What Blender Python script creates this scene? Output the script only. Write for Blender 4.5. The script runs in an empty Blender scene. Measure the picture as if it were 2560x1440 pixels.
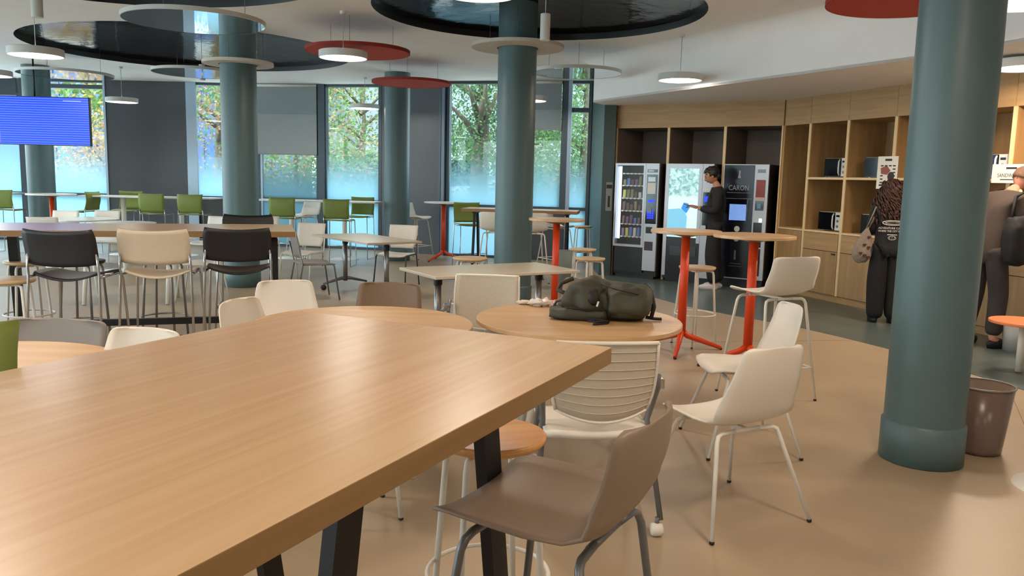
import bpy, bmesh, math, random
from mathutils import Vector, Matrix, noise
PI = math.pi
sc = bpy.context.scene
COL = sc.collection
# ---------------------------------------------------------------- camera
F, VX, VY, EYE = 2028.0, -360.0, 15130.0, 1.52
ROLL = math.atan2(360, 15130); PITCH = math.atan(F / math.hypot(VX, VY))
_cp, _sp, _cr, _sr = math.cos(PITCH), math.sin(PITCH), math.cos(ROLL), math.sin(ROLL)
FW = Vector((0, _cp, -_sp)); U0 = Vector((0, _sp, _cp)); R0 = Vector((1, 0, 0))
RT = R0 * _cr + U0 * _sr; UP = U0 * _cr - R0 * _sr
cam_d = bpy.data.cameras.new('camera'); cam = bpy.data.objects.new('camera', cam_d); COL.objects.link(cam)
cam.matrix_world = Matrix(((RT.x, UP.x, -FW.x, 0), (RT.y, UP.y, -FW.y, 0), (RT.z, UP.z, -FW.z, EYE), (0, 0, 0, 1)))
cam_d.sensor_width = 36; cam_d.lens = 36 * F / 2560; cam_d.clip_start = .05; cam_d.clip_end = 300
sc.camera = cam
# ---------------------------------------------------------------- world, sun, exposure
W = bpy.data.worlds.new('world'); sc.world = W; W.use_nodes = True
nt = W.node_tree; nt.nodes.clear()
wo = nt.nodes.new('ShaderNodeOutputWorld'); bg = nt.nodes.new('ShaderNodeBackground')
tc = nt.nodes.new('ShaderNodeTexCoord'); sx = nt.nodes.new('ShaderNodeSeparateXYZ'); cr = nt.nodes.new('ShaderNodeValToRGB')
cr.color_ramp.elements[0].position = 0.0; cr.color_ramp.elements[0].color = (.55, .66, .72, 1)
cr.color_ramp.elements[1].position = .6; cr.color_ramp.elements[1].color = (.74, .84, 1.0, 1)
e = cr.color_ramp.elements.new(.12); e.color = (.95, .98, 1.0, 1)
nt.links.new(tc.outputs['Generated'], sx.inputs[0]); nt.links.new(sx.outputs['Z'], cr.inputs[0])
nt.links.new(cr.outputs[0], bg.inputs[0]); bg.inputs[1].default_value = 5.6
nt.links.new(bg.outputs[0], wo.inputs[0])
sun_d = bpy.data.lights.new('sun', 'SUN'); sun_d.energy = 4.5; sun_d.angle = .02; sun_d.color = (1, .95, .86)
sun = bpy.data.objects.new('sun', sun_d); COL.objects.link(sun)
sun.rotation_euler = (math.radians(42), 0, math.radians(-28)); sun.location = (0, -6, 14)
sc.view_settings.view_transform = 'Standard'; sc.view_settings.look = 'None'
sc.view_settings.gamma = 1; sc.view_settings.use_curve_mapping = False
sc.view_settings.exposure = 0.56
LAMP_W, LAMP_C = 11.5, (1.0, .76, .54)
LAMP_COOL = (1.0, .90, .78)
# ---------------------------------------------------------------- helpers
def ray(px, py):
    return FW + RT * ((px - 1280) / F) + UP * ((720 - py) / F)
def G(px, py, z=0.0):
    d = ray(px, py); t = (z - EYE) / d.z; return (d.x * t, d.y * t)
def P(px, py, Y):
    d = ray(px, py); t = Y / d.y; return (d.x * t, EYE + d.z * t)
def s2l(c):
    return tuple((v / 255 / 12.92 if v / 255 <= .04045 else ((v / 255 + .055) / 1.055) ** 2.4) for v in c[:3]) + (1,)
MATS = {}
def mat(name, col, rough=.5, metal=0.0, spec=.5, noise_amt=0.0, nscale=8.0, bump=0.0, bscale=60.0, emit=None, estr=0.0, coat=0.0, alpha=1.0, trans=0.0):
    if name in MATS: return MATS[name]
    m = bpy.data.materials.new(name); m.use_nodes = True; MATS[name] = m
    n = m.node_tree.nodes; l = m.node_tree.links; b = n['Principled BSDF']
    c = s2l(col); b.inputs['Base Color'].default_value = c
    b.inputs['Roughness'].default_value = rough; b.inputs['Metallic'].default_value = metal
    b.inputs['Specular IOR Level'].default_value = spec; b.inputs['Coat Weight'].default_value = coat
    b.inputs['Alpha'].default_value = alpha; b.inputs['Transmission Weight'].default_value = trans
    t = n.new('ShaderNodeTexCoord')
    if noise_amt > 0:
        no = n.new('ShaderNodeTexNoise'); no.inputs['Scale'].default_value = nscale; no.inputs['Detail'].default_value = 5
        r = n.new('ShaderNodeValToRGB'); a = noise_amt
        r.color_ramp.elements[0].position = .3; r.color_ramp.elements[1].position = .7
        r.color_ramp.elements[0].color = tuple(max(0, v * (1 - a)) for v in c[:3]) + (1,)
        r.color_ramp.elements[1].color = tuple(min(1, v * (1 + a)) for v in c[:3]) + (1,)
        l.new(t.outputs['Object'], no.inputs['Vector']); l.new(no.outputs['Fac'], r.inputs[0]); l.new(r.outputs[0], b.inputs['Base Color'])
    if bump > 0:
        nb = n.new('ShaderNodeTexNoise'); nb.inputs['Scale'].default_value = bscale; nb.inputs['Detail'].default_value = 3
        bp = n.new('ShaderNodeBump'); bp.inputs['Strength'].default_value = bump; bp.inputs['Distance'].default_value = .01
        l.new(t.outputs['Object'], nb.inputs['Vector']); l.new(nb.outputs['Fac'], bp.inputs['Height']); l.new(bp.outputs[0], b.inputs['Normal'])
    if emit is not None:
        b.inputs['Emission Color'].default_value = s2l(emit); b.inputs['Emission Strength'].default_value = estr
    return m
def wood(name, c1, c2, axis=0, rough=.38, scale=1.0, spec=.5, bump=.04, stretch=14):
    if name in MATS: return MATS[name]
    m = bpy.data.materials.new(name); m.use_nodes = True; MATS[name] = m
    n = m.node_tree.nodes; l = m.node_tree.links; b = n['Principled BSDF']
    t = n.new('ShaderNodeTexCoord'); mp = n.new('ShaderNodeMapping')
    s = [stretch, stretch, stretch]; s[axis] = .7
    mp.inputs['Scale'].default_value = tuple(v * scale for v in s)
    no = n.new('ShaderNodeTexNoise'); no.inputs['Scale'].default_value = 1.6; no.inputs['Detail'].default_value = 7; no.inputs['Distortion'].default_value = .35
    no2 = n.new('ShaderNodeTexNoise'); no2.inputs['Scale'].default_value = 1.1; no2.inputs['Detail'].default_value = 2
    r = n.new('ShaderNodeValToRGB')
    r.color_ramp.elements[0].position = .32; r.color_ramp.elements[1].position = .68
    r.color_ramp.elements[0].color = s2l(c1); r.color_ramp.elements[1].color = s2l(c2)
    mx = n.new('ShaderNodeMixRGB'); mx.blend_type = 'MULTIPLY'; mx.inputs[0].default_value = .14
    l.new(t.outputs['Object'], mp.inputs[0]); l.new(mp.outputs[0], no.inputs['Vector']); l.new(t.outputs['Object'], no2.inputs['Vector'])
    l.new(no.outputs['Fac'], r.inputs[0]); l.new(r.outputs[0], mx.inputs[1]); l.new(no2.outputs['Color'], mx.inputs[2]); l.new(mx.outputs[0], b.inputs['Base Color'])
    bp = n.new('ShaderNodeBump'); bp.inputs['Strength'].default_value = bump; bp.inputs['Distance'].default_value = .004
    l.new(no.outputs['Fac'], bp.inputs['Height']); l.new(bp.outputs[0], b.inputs['Normal'])
    b.inputs['Roughness'].default_value = rough; b.inputs['Specular IOR Level'].default_value = spec
    return m
class MB:
    def __init__(s): s.v = []; s.f = []; s.mi = []; s.sm = []; s.cur = 0; s.M = None
    def tv(s, co):
        co = Vector(co)
        if s.M is not None: co = s.M @ co
        s.v.append(co); return len(s.v) - 1
    def face(s, idx, smooth=False): s.f.append(tuple(idx)); s.mi.append(s.cur); s.sm.append(smooth)
    def box(s, c, d, rz=0.0, rx=0.0, ry=0.0):
        R = Matrix.Rotation(rz, 3, 'Z') @ Matrix.Rotation(ry, 3, 'Y') @ Matrix.Rotation(rx, 3, 'X')
        ids = []
        for z in (-.5, .5):
            for y in (-.5, .5):
                for x in (-.5, .5): ids.append(s.tv(Vector(c) + R @ Vector((x * d[0], y * d[1], z * d[2]))))
        for q in ((0, 2, 3, 1), (4, 5, 7, 6), (0, 1, 5, 4), (2, 6, 7, 3), (0, 4, 6, 2), (1, 3, 7, 5)): s.face([ids[i] for i in q])
        return s
    def b2(s, x0, x1, y0, y1, z0, z1): return s.box(((x0 + x1) / 2, (y0 + y1) / 2, (z0 + z1) / 2), (abs(x1 - x0), abs(y1 - y0), abs(z1 - z0)))
    def prism(s, pts, z0, z1):
        n = len(pts); a = [s.tv((p[0], p[1], z0)) for p in pts]; b = [s.tv((p[0], p[1], z1)) for p in pts]
        ar = sum(pts[i][0] * pts[(i + 1) % n][1] - pts[(i + 1) % n][0] * pts[i][1] for i in range(n))
        if ar < 0: a.reverse(); b.reverse()
        s.face(a[::-1]); s.face(b)
        for i in range(n): j = (i + 1) % n; s.face((a[i], a[j], b[j], b[i]))
        return s
    def tube(s, pts, r, n=8, closed=False, caps=True):
        pts = [Vector(p) for p in pts]; m = len(pts); rr = r if isinstance(r, (list, tuple)) else [r] * m
        rings = []; up = None
        for i, p in enumerate(pts):
            if closed: d = pts[(i + 1) % m] - pts[i - 1]
            else: d = pts[min(i + 1, m - 1)] - pts[max(i - 1, 0)]
            d = d.normalized() if d.length > 1e-9 else Vector((0, 0, 1))
            if up is None: up = Vector((0, 0, 1)) if abs(d.z) < .9 else Vector((1, 0, 0))
            a = d.cross(up)
            if a.length < 1e-6: a = d.orthogonal()
            a.normalize(); b = a.cross(d).normalized(); up = b
            rings.append([s.tv(p + (a * math.cos(2 * PI * k / n) + b * math.sin(2 * PI * k / n)) * rr[i]) for k in range(n)])
        for i in range(m if closed else m - 1):
            A = rings[i]; B = rings[(i + 1) % m]
            for k in range(n): q = (k + 1) % n; s.face((A[k], A[q], B[q], B[k]), True)
        if caps and not closed: s.face(rings[0][::-1]); s.face(rings[-1])
        return s
    def lathe(s, prof, c=(0, 0, 0), n=32, smooth=True, cap=True):
        rings = []
        for r, z in prof: rings.append([s.tv((c[0] + r * math.cos(2 * PI * k / n), c[1] + r * math.sin(2 * PI * k / n), c[2] + z)) for k in range(n)])
        for i in range(len(rings) - 1):
            for k in range(n): q = (k + 1) % n; s.face((rings[i][k], rings[i][q], rings[i + 1][q], rings[i + 1][k]), smooth)
        if cap: s.face(rings[0][::-1]); s.face(rings[-1])
        return s
    def disc(s, c, r, h, n=40):   # cylinder standing on c
        e = min(.004, h * .25)
        return s.lathe([(r - e, 0), (r, e), (r, h - e), (r - e, h)], c, n, False)
    def grid(s, fn, nu, nv, smooth=True):
        ids = [[s.tv(fn(u / nu, v / nv)) for u in range(nu + 1)] for v in range(nv + 1)]
        for v in range(nv):
            for u in range(nu): s.face((ids[v][u], ids[v][u + 1], ids[v + 1][u + 1], ids[v + 1][u]), smooth)
        return s
    def ell(s, c, r, nu=16, nv=10, fn=None):
        c = Vector(c); top = None; rings = []
        for j in range(nv + 1):
            th = PI * j / nv; ring = []
            for i in range(nu):
                ph = 2 * PI * i / nu
                d = Vector((math.sin(th) * math.cos(ph), math.sin(th) * math.sin(ph), math.cos(th)))
                p = Vector((d.x * r[0], d.y * r[1], d.z * r[2]))
                if fn: p = fn(p, d)
                ring.append(s.tv(c + p))
            rings.append(ring)
        for j in range(nv):
            for i in range(nu): k = (i + 1) % nu; s.face((rings[j][i], rings[j + 1][i], rings[j + 1][k], rings[j][k]), True)
        return s
    def obj(s, name, mats, parent=None, solid=0.0, bevel=0.0, loc=None, rz=0.0):
        me = bpy.data.meshes.new(name); me.from_pydata([tuple(v) for v in s.v], [], s.f)
        for m in (mats if isinstance(mats, (list, tuple)) else [mats]): me.materials.append(m)
        for i, p in enumerate(me.polygons): p.material_index = s.mi[i]; p.use_smooth = s.sm[i]
        bm = bmesh.new(); bm.from_mesh(me); bmesh.ops.remove_doubles(bm, verts=bm.verts, dist=1e-5)
        bm.normal_update()
        if solid:
            bmesh.ops.recalc_face_normals(bm, faces=bm.faces)
            bmesh.ops.solidify(bm, geom=bm.faces[:], thickness=solid)
            for f in bm.faces: f.smooth = True
        bmesh.ops.recalc_face_normals(bm, faces=bm.faces)
        bm.to_mesh(me); bm.free(); me.update()
        o = bpy.data.objects.new(name, me); COL.objects.link(o)
        if bevel:
            md = o.modifiers.new('bevel', 'BEVEL'); md.width = bevel; md.segments = 2; md.limit_method = 'ANGLE'; md.angle_limit = .7
        if parent is not None: o.parent = parent
        if loc is not None: o.location = loc
        o.rotation_euler.z = rz
        return o
def tag(o, label=None, cat=None, group=None, kind=None):
    if label: o['label'] = label
    if cat: o['category'] = cat
    if group: o['group'] = group
    if kind: o['kind'] = kind
    return o
def thing(name, label, cat, loc=(0, 0, 0), rz=0.0, group=None):
    o = bpy.data.objects.new(name, None); COL.objects.link(o); o.empty_display_size = .1
    o.location = loc if len(loc) == 3 else (loc[0], loc[1], 0); o.rotation_euler.z = rz
    return tag(o, label, cat, group)
KIDS = {}
def copy_tree(o, parent=None):
    c = o.copy(); COL.objects.link(c); c.parent = parent
    for ch in [x for x in bpy.data.objects if x.parent == o]: copy_tree(ch, c)
    return c
def dup(o, loc, rz, label, group=None, name=None):
    c = copy_tree(o); c.location = loc if len(loc) == 3 else (loc[0], loc[1], 0); c.rotation_euler = (0, 0, rz)
    c['label'] = label
    if group: c['group'] = group
    elif 'group' in c: del c['group']
    return c
def struct(o): o['kind'] = 'structure'; return o
def text_mb(mb, s, size, M, depth=.001, align='CENTER', shear=0):
    cu = bpy.data.curves.new('t', 'FONT'); cu.body = s; cu.size = size; cu.align_x = align; cu.align_y = 'CENTER'; cu.extrude = depth; cu.shear = shear; cu.resolution_u = 2
    o = bpy.data.objects.new('t', cu); COL.objects.link(o)
    dg = bpy.context.evaluated_depsgraph_get(); me = bpy.data.meshes.new_from_object(o.evaluated_get(dg))
    base = len(mb.v)
    for v in me.vertices:
        co = M @ v.co
        mb.tv(co)
    for p in me.polygons: mb.face([base + i for i in p.vertices])
    bpy.data.objects.remove(o, do_unlink=True); bpy.data.curves.remove(cu); bpy.data.meshes.remove(me)
def skin_mesh(pts, edges, radii, root=0, sub=1):
    me = bpy.data.meshes.new('s'); me.from_pydata(pts, edges, [])
    o = bpy.data.objects.new('s', me); COL.objects.link(o)
    o.modifiers.new('skin', 'SKIN').use_smooth_shade = True
    for i, sv in enumerate(me.skin_vertices[0].data):
        r = radii[i]; sv.radius = r if isinstance(r, tuple) else (r, r); sv.use_root = (i == root)
    m2 = o.modifiers.new('sub', 'SUBSURF'); m2.levels = sub; m2.render_levels = sub
    dg = bpy.context.evaluated_depsgraph_get(); res = bpy.data.meshes.new_from_object(o.evaluated_get(dg))
    bpy.data.objects.remove(o, do_unlink=True); bpy.data.meshes.remove(me)
    return res
def add_mesh(mb, me, M=None):
    base = len(mb.v)
    for v in me.vertices: mb.tv(M @ v.co if M else v.co)
    for p in me.polygons: mb.face([base + i for i in p.vertices], True)
# ---------------------------------------------------------------- materials
CEIL = mat('ceiling_plaster', (244, 242, 240), .85, noise_amt=.02, nscale=3)
FLOORM = mat('beige_resin_floor', (164, 145, 120), .40, noise_amt=.10, nscale=1.3, bump=.03, bscale=14)
GREENF = mat('teal_resin_floor', (84, 96, 94), .30, noise_amt=.10, nscale=1.6)
TEAL = mat('teal_paint', (78, 102, 106), .42, noise_amt=.03, nscale=5, bump=.03, bscale=35)
TEALW = mat('teal_wall_paint', (66, 86, 88), .5, noise_amt=.03)
DARKP = mat('anthracite_panel', (66, 70, 76), .45, noise_amt=.04, nscale=.9)
FRAME = mat('window_frame_metal', (62, 72, 80), .38, metal=.3)
FRAMEL = mat('light_frame_metal', (150, 165, 180), .35, metal=.5)
BLIND = mat('grey_blind_fabric', (176, 182, 184), .8, noise_amt=.02, bump=.05, bscale=300, trans=0)
WALLW = mat('white_wall', (205, 200, 192), .8, noise_amt=.02)
OAK = wood('light_oak_table', (218, 181, 143), (227, 192, 155), axis=0, rough=.26, bump=.015, stretch=22, spec=.5)
OAK2 = wood('pale_round_oak', (198, 158, 116), (216, 178, 134), axis=0, rough=.35, stretch=8)
OAK_SHADE = wood('oak_edge_shaded', (138, 104, 66), (152, 118, 78), axis=0, rough=.5)  # oak darkened so the tabletop sides carry their shade in the colour
CABW = wood('cabinet_ply', (158, 123, 80), (176, 141, 96), axis=2, rough=.5, stretch=10)
CABH = wood('cabinet_ply_level', (168, 130, 84), (186, 150, 102), axis=0, rough=.5, stretch=10)
CABE = mat('cabinet_edge', (222, 192, 146), .5, noise_amt=.05, nscale=20)
SEATP = wood('pale_stool_wood', (206, 172, 132), (222, 190, 152), axis=0, rough=.35)
SEATW = wood('stool_wood', (196, 136, 78), (216, 160, 98), axis=0, rough=.32)
WHITEP = mat('white_plastic', (226, 220, 210), .42, spec=.4, bump=.02, bscale=200)
TAUPE = mat('taupe_plastic', (138, 120, 104), .48, spec=.4, bump=.02, bscale=200)
GREYP = mat('grey_plastic', (142, 134, 130), .5, spec=.4, noise_amt=.02)
BEIGEP = mat('beige_plastic', (206, 190, 168), .42, spec=.45, noise_amt=.02)
BLACKP = mat('black_plastic', (36, 36, 40), .42, spec=.4, noise_amt=.05)
GREENP = mat('olive_green_plastic', (122, 138, 70), .5, spec=.35, noise_amt=.06, nscale=5)
CHROME = mat('chrome', (190, 190, 192), .16, metal=1.0)
STEEL = mat('brushed_steel', (150, 150, 152), .34, metal=.9)
GREYM = mat('grey_powder_metal', (118, 120, 124), .4, metal=.5)
WHITEM = mat('white_powder_metal', (222, 218, 210), .4, spec=.4)
BLACKM = mat('black_powder_metal', (22, 21, 22), .45, spec=.35, noise_amt=.05)
ORANGE = mat('orange_powder_metal', (214, 66, 24), .38, spec=.45)
WTOP = mat('white_laminate', (224, 224, 222), .25, spec=.5)
GTOP = mat('pale_grey_laminate', (196, 184, 166), .28, spec=.5, noise_amt=.02)
RUBBER = mat('dark_rubber', (32, 24, 22), .7)
REDF = mat('coral_felt', (184, 66, 48), .85, noise_amt=.06, nscale=60, bump=.1, bscale=150)
REDE = mat('coral_felt_edge', (150, 48, 40), .85)
WFELT = mat('ivory_panel', (206, 198, 186), .7)
MIRR = mat('mirror_underside', (205, 212, 214), .03, metal=1.0)
LAMPW = mat('white_lamp_body', (214, 212, 208), .4)
DIFF = mat('lamp_diffuser', (255, 250, 240), .4, emit=(255, 248, 236), estr=4.0)
WIRE = mat('steel_wire', (120, 120, 120), .4, metal=.8)
def black_gloss():
    m = mat('black_stretch_film', (10, 9, 11), .10, spec=.16, bump=.5, bscale=5); return m
BGLOSS = black_gloss()
SILVER = mat('silver_panel', (176, 176, 182), .35, metal=.45)
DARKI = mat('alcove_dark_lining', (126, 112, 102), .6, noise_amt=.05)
def film():
    m = bpy.data.materials.new('frosted_film'); m.use_nodes = True; n = m.node_tree.nodes; l = m.node_tree.links; n.clear()
    o = n.new('ShaderNodeOutputMaterial'); t = n.new('ShaderNodeTexCoord'); sx = n.new('ShaderNodeSeparateXYZ')
    r = n.new('ShaderNodeMapRange'); r.inputs[1].default_value = .98; r.inputs[2].default_value = 2.1; r.inputs[3].default_value = 1; r.inputs[4].default_value = 0
    r.interpolation_type = 'SMOOTHSTEP'
    tr = n.new('ShaderNodeBsdfTranslucent'); tr.inputs[0].default_value = (.26, .46, .56, 1)
    tp = n.new('ShaderNodeBsdfTransparent'); mx = n.new('ShaderNodeMixShader')
    l.new(t.outputs['Object'], sx.inputs[0]); l.new(sx.outputs['Z'], r.inputs[0]); l.new(r.outputs[0], mx.inputs[0])
    l.new(tp.outputs[0], mx.inputs[1]); l.new(tr.outputs[0], mx.inputs[2]); l.new(mx.outputs[0], o.inputs[0]); return m
FILM = film()
def glass():
    m = bpy.data.materials.new('window_glass'); m.use_nodes = True; n = m.node_tree.nodes; l = m.node_tree.links; n.clear()
    o = n.new('ShaderNodeOutputMaterial'); tp = n.new('ShaderNodeBsdfTransparent'); tp.inputs[0].default_value = (.84, .97, .97, 1)
    gl = n.new('ShaderNodeBsdfGlossy'); gl.inputs['Roughness'].default_value = .01; fr = n.new('ShaderNodeFresnel'); fr.inputs[0].default_value = 1.5
    mx = n.new('ShaderNodeMixShader'); l.new(fr.outputs[0], mx.inputs[0]); l.new(tp.outputs[0], mx.inputs[1]); l.new(gl.outputs[0], mx.inputs[2]); l.new(mx.outputs[0], o.inputs[0]); return m
GLASS = glass()
def translucent_mix(m, f, col):
    n = m.node_tree.nodes; l = m.node_tree.links; b = n['Principled BSDF']; o = n['Material Output']
    t = n.new('ShaderNodeBsdfTranslucent'); t.inputs[0].default_value = s2l(col); x = n.new('ShaderNodeMixShader'); x.inputs[0].default_value = f
    l.new(b.outputs[0], x.inputs[1]); l.new(t.outputs[0], x.inputs[2]); l.new(x.outputs[0], o.inputs['Surface'])
translucent_mix(BLIND, .28, (190, 196, 198))
# ---------------------------------------------------------------- room shell
CZ, SZ = 3.35, 2.73
def FX(px, Y): return (P(px, 400, Y)[0], Y)
fp = {p: FX(p, y) for p, y in ((-260, 17.2), (-110, 17.2), (62, 17.2), (276, 17.2), (474, 17.2), (646, 17.2), (808, 17.02), (957, 16.75), (1119, 15.95), (1325, 15.56), (1418, 15.43), (1487, 15.35))}
FASC = [(1.405, 13.24), (1.19, 12.85), (1.66, 11.88), (2.147, 10.93), (2.76, 9.76), (3.34, 8.64), (3.78, 7.8), (4.2, 6.6), (4.6, 5.0), (4.9, 2.5), (5.0, -5.0)]
facpts = [fp[p] for p in sorted(fp)]
out = facpts[:-1] + [(1.41, 15.36)] + FASC + [(-14.0, -5.0), (-14.0, 17.2)]
HOLES = [((-4.95, 12.75), 2.35), ((.22, 9.25), 1.82), ((-3.75, 7.3), 2.15)]
def flat_with_holes(outer, holes, z):
    bm = bmesh.new(); E = []
    def loop(pts):
        vs = [bm.verts.new((p[0], p[1], z)) for p in pts]
        for i in range(len(vs)): E.append(bm.edges.new((vs[i], vs[(i + 1) % len(vs)])))
    loop(outer)
    for (c, r) in holes: loop([(c[0] + r * math.cos(2 * PI * k / 72), c[1] + r * math.sin(2 * PI * k / 72)) for k in range(72)])
    bmesh.ops.triangle_fill(bm, use_beauty=True, edges=E)
    bmesh.ops.recalc_face_normals(bm, faces=bm.faces)
    return bm
bm = flat_with_holes(out, HOLES, CZ)
me = bpy.data.meshes.new('ceiling'); bm.to_mesh(me); bm.free(); me.materials.append(CEIL)
ce = bpy.data.objects.new('ceiling', me); COL.objects.link(ce); struct(ce)
m = MB(); m.b2(-14.3, 6.8, -5.3, 17.6, 3.62, 3.7); struct(m.obj('ceiling', DARKP))      # slab above
for (c, r) in HOLES:
    m = MB(); n = 72
    m.lathe([(r, CZ), (r, 3.43)], (c[0], c[1], 0), n, True, False); ring = m.obj('trim_1', mat('dark_recess_rim', (26, 25, 26), .4)); struct(ring)
    m = MB(); 
    m.lathe([(0.001, 3.585)] + [(r * k / 8, 3.43 + .155 * (1 - (k / 8) ** 2)) for k in range(1, 8)] + [(r + .01, 3.43)], (c[0], c[1], 0), n, True, False); o = m.obj('black_ceiling_film', BGLOSS); struct(o); o.name = 'ceiling'
# floor
m = MB(); m.b2(-14.3, 6.9, -5.3, 17.2, -.12, 0); struct(m.obj('floor', FLOORM))
gb = [(1.45, 13.3), (1.50, 11.9), (1.66, 11.3), (1.918, 10.685), (2.125, 10.13), (2.58, 9.4), (3.076, 8.76), (3.38, 8.15), (3.6, 7.6), (3.85, 6.6), (3.99, 6.0), (4.2, 4.4), (4.3, 2.0), (4.3, -5), (6.9, -5), (6.9, 7), (4.6, 13.5)]
m = MB(); m.prism(gb, 0, .004); struct(m.obj('floor', GREENF))
m = MB()
for a, b in (((-2.2, .6), (2.2, 1.62)), ((.55, 1.35), (1.05, .2)), ((-7, 6.2), (4, 8.1)), ((1.4, 1.2), (3.9, 6.2))):
    d = Vector((b[0] - a[0], b[1] - a[1])); ang = math.atan2(d.y, d.x)
    m.box(((a[0] + b[0]) / 2, (a[1] + b[1]) / 2, .0006), (d.length, .004, .001), ang)
struct(m.obj('trim_2', mat('floor_joint', (120, 100, 78), .8)))
# walls
def wallbox(name, a, b, z0, z1, th, mt, out=1):
    d = Vector((b[0] - a[0], b[1] - a[1])); L = d.length; ang = math.atan2(d.y, d.x)
    m = MB(); m.M = Matrix.Translation((a[0], a[1], 0)) @ Matrix.Rotation(ang, 4, 'Z')
    m.b2(0, L, 0, out * th, z0, z1); return struct(m.obj(name, mt))
wallbox('wall_left', (-14, -5), (-14, 17.2), 3.3, 3.62, .2, WALLW)
wallbox('wall_front', (-5.0, -5), (6.9, -5), 0, 3.6, -.2, WALLW); wallbox('wall_front', (-14, -5), (-5.0, -5), 3.3, 3.62, -.2, WALLW)
wpl = [(1.55, 15.2), (1.85, 14.35), (4.62, 12.75), (4.64, 12.1), (6.08, 7.74), (6.4, 2.0), (6.4, -5)]
for i in range(len(wpl) - 1): wallbox('wall_right', wpl[i], wpl[i + 1], 0, 3.6, .15, WALLW)
m = MB(); m.prism([(1.41, 13.2), (1.60, 13.2), (1.72, 13.75), (1.72, 15.42), (1.41, 15.42)], 0, 3.35); struct(m.obj('wall_corner', TEALW))
# soffit and curved fascia
m = MB(); m.prism([(1.41, 13.24)] + FASC[1:] + [(6.6, -5), (6.6, 2), (6.2, 7.9), (4.7, 12.9), (1.7, 14.6), (1.6, 13.24)], SZ, SZ + .03); struct(m.obj('ceiling', CEIL))
m = MB(); prof = [(0, SZ)] + [(0, 3.10)] + [(.25 - .25 * math.cos(t * PI / 16), 3.10 + .25 * math.sin(t * PI / 16)) for t in range(1, 9)]
fs = []
for k in range(len(FASC)):
    a = Vector(FASC[max(k - 1, 0)]); b = Vector(FASC[min(k + 1, len(FASC) - 1)]); d = (b - a).normalized(); nrm = Vector((-abs(d.y), -abs(d.x))) if d.y < 0 else Vector((-1, 0))
    if k == 0: nrm = Vector((-1, 0))
    fs.append((Vector(FASC[k]), nrm))
ids = [[m.tv((p.x + n_.x * o_, p.y + n_.y * o_, z_)) for (o_, z_) in prof] for (p, n_) in fs]
for k in range(len(fs) - 1):
    for j in range(len(prof) - 1): m.face((ids[k][j], ids[k + 1][j], ids[k + 1][j + 1], ids[k][j + 1]), True)
struct(m.obj('wall_fascia', CEIL))
# ---------------------------------------------------------------- facade
def seg_frame(a, b):
    d = Vector((b[0] - a[0], b[1] - a[1])); L = d.length; ang = math.atan2(d.y, d.x)
    return Matrix.Translation((a[0], a[1], 0)) @ Matrix.Rotation(ang, 4, 'Z'), L
WN = [0]
def window(a, b, lo=1.02, transoms=(), lower='frost', lm=.06, rm=.06, top=CZ, light=None, film=True):
    WN[0] += 1; M, L = seg_frame(a, b)
    root = bpy.data.objects.new('window_%d' % WN[0], None); COL.objects.link(root); struct(root)
    def bar(nm, x0, x1, z0, z1, mt=FRAME, y0=-.07, y1=.07):
        m = MB(); m.M = M; m.b2(x0, x1, y0, y1, z0, z1); return m.obj(nm, mt, root)
    bar('jamb', 0, lm, 0, top); bar('jamb', L - rm, L, 0, top)
    bar('sill', lm, L - rm, 0, .05); bar('head', lm, L - rm, top - .05, CZ)
    bar('transom', lm, L - rm, lo - .06, lo)
    for t in transoms: bar('transom', lm, L - rm, t - .05, t + .03)
    if light: bar('light_strip', light[0], light[1], 0, top, FRAMEL, -.12, -.07)
    m = MB(); m.M = M; z0 = .05 if lower != 'dark' else lo
    ids = [m.tv(p) for p in ((lm, .01, z0), (L - rm, .01, z0), (L - rm, .01, top - .05), (lm, .01, top - .05))]; m.face(ids); m.obj('glass_pane', GLASS, root)
    if not film: return root
    m = MB(); m.M = M
    ids = [m.tv(p) for p in ((lm, -.012, z0), (L - rm, -.012, z0), (L - rm, -.012, 2.12), (lm, -.012, 2.12))]; m.face(ids); m.obj('frosted_film', FILM, root)
    if lower == 'dark': bar('lower_panel', lm, L - rm, .05, lo - .06, DARKP, -.03, .04)
    return root
window((-14, 17.2), fp[-260]); window(fp[-260], fp[62], top=3.05); window(fp[62], fp[276], transoms=(3.22,))
m = MB(); M_, L_ = seg_frame(fp[276], fp[474]); m.M = M_; m.b2(0, L_, -.10, .1, 0, CZ); w_ = struct(m.obj('wall_back', DARKP))
m = MB(); m.M = M_; m.b2(-.045, 0, -.12, .08, 0, CZ); m.b2(L_, L_ + .05, -.12, .08, 0, CZ); m.obj('edge_trim', FRAMEL, w_)
window((fp[474][0] + .05, 17.2), fp[646], lower='dark', light=(.0, .16))
window(fp[646], (fp[808][0] - .06, 17.03), lm=.08, light=(.10, .14)); 
m = MB(); M_, L_ = seg_frame((fp[808][0] - .06, 17.03), (fp[808][0] + .07, 17.01)); m.M = M_; m.b2(0, L_, -.12, .1, 0, CZ); struct(m.obj('trim_3', FRAME))
window((fp[808][0] + .07, 17.01), fp[957], lm=.02, rm=.07)
M_, L_ = seg_frame(fp[957], fp[1119]); m = MB(); m.M = M_; m.b2(0, L_ - .14, -.06, .1, 0, CZ); w_ = struct(m.obj('wall_back', DARKP))
m = MB(); m.M = M_; m.b2(L_ - .14, L_ - .10, -.10, .1, 0, CZ); m.obj('edge_trim', FRAME, w_)
m = MB(); m.M = M_; m.b2(L_ - .10, L_ - .02, -.09, .1, 0, CZ); m.obj('edge_strip', mat('blue_grey_strip', (96, 112, 132), .4), w_)
window(fp[1119], fp[1325], lm=.05); window(fp[1325], fp[1418], lower='dark', rm=.12)
window(fp[1418], (1.41, 15.36), transoms=(2.83,), lm=.03, light=(.0, .07))
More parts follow.
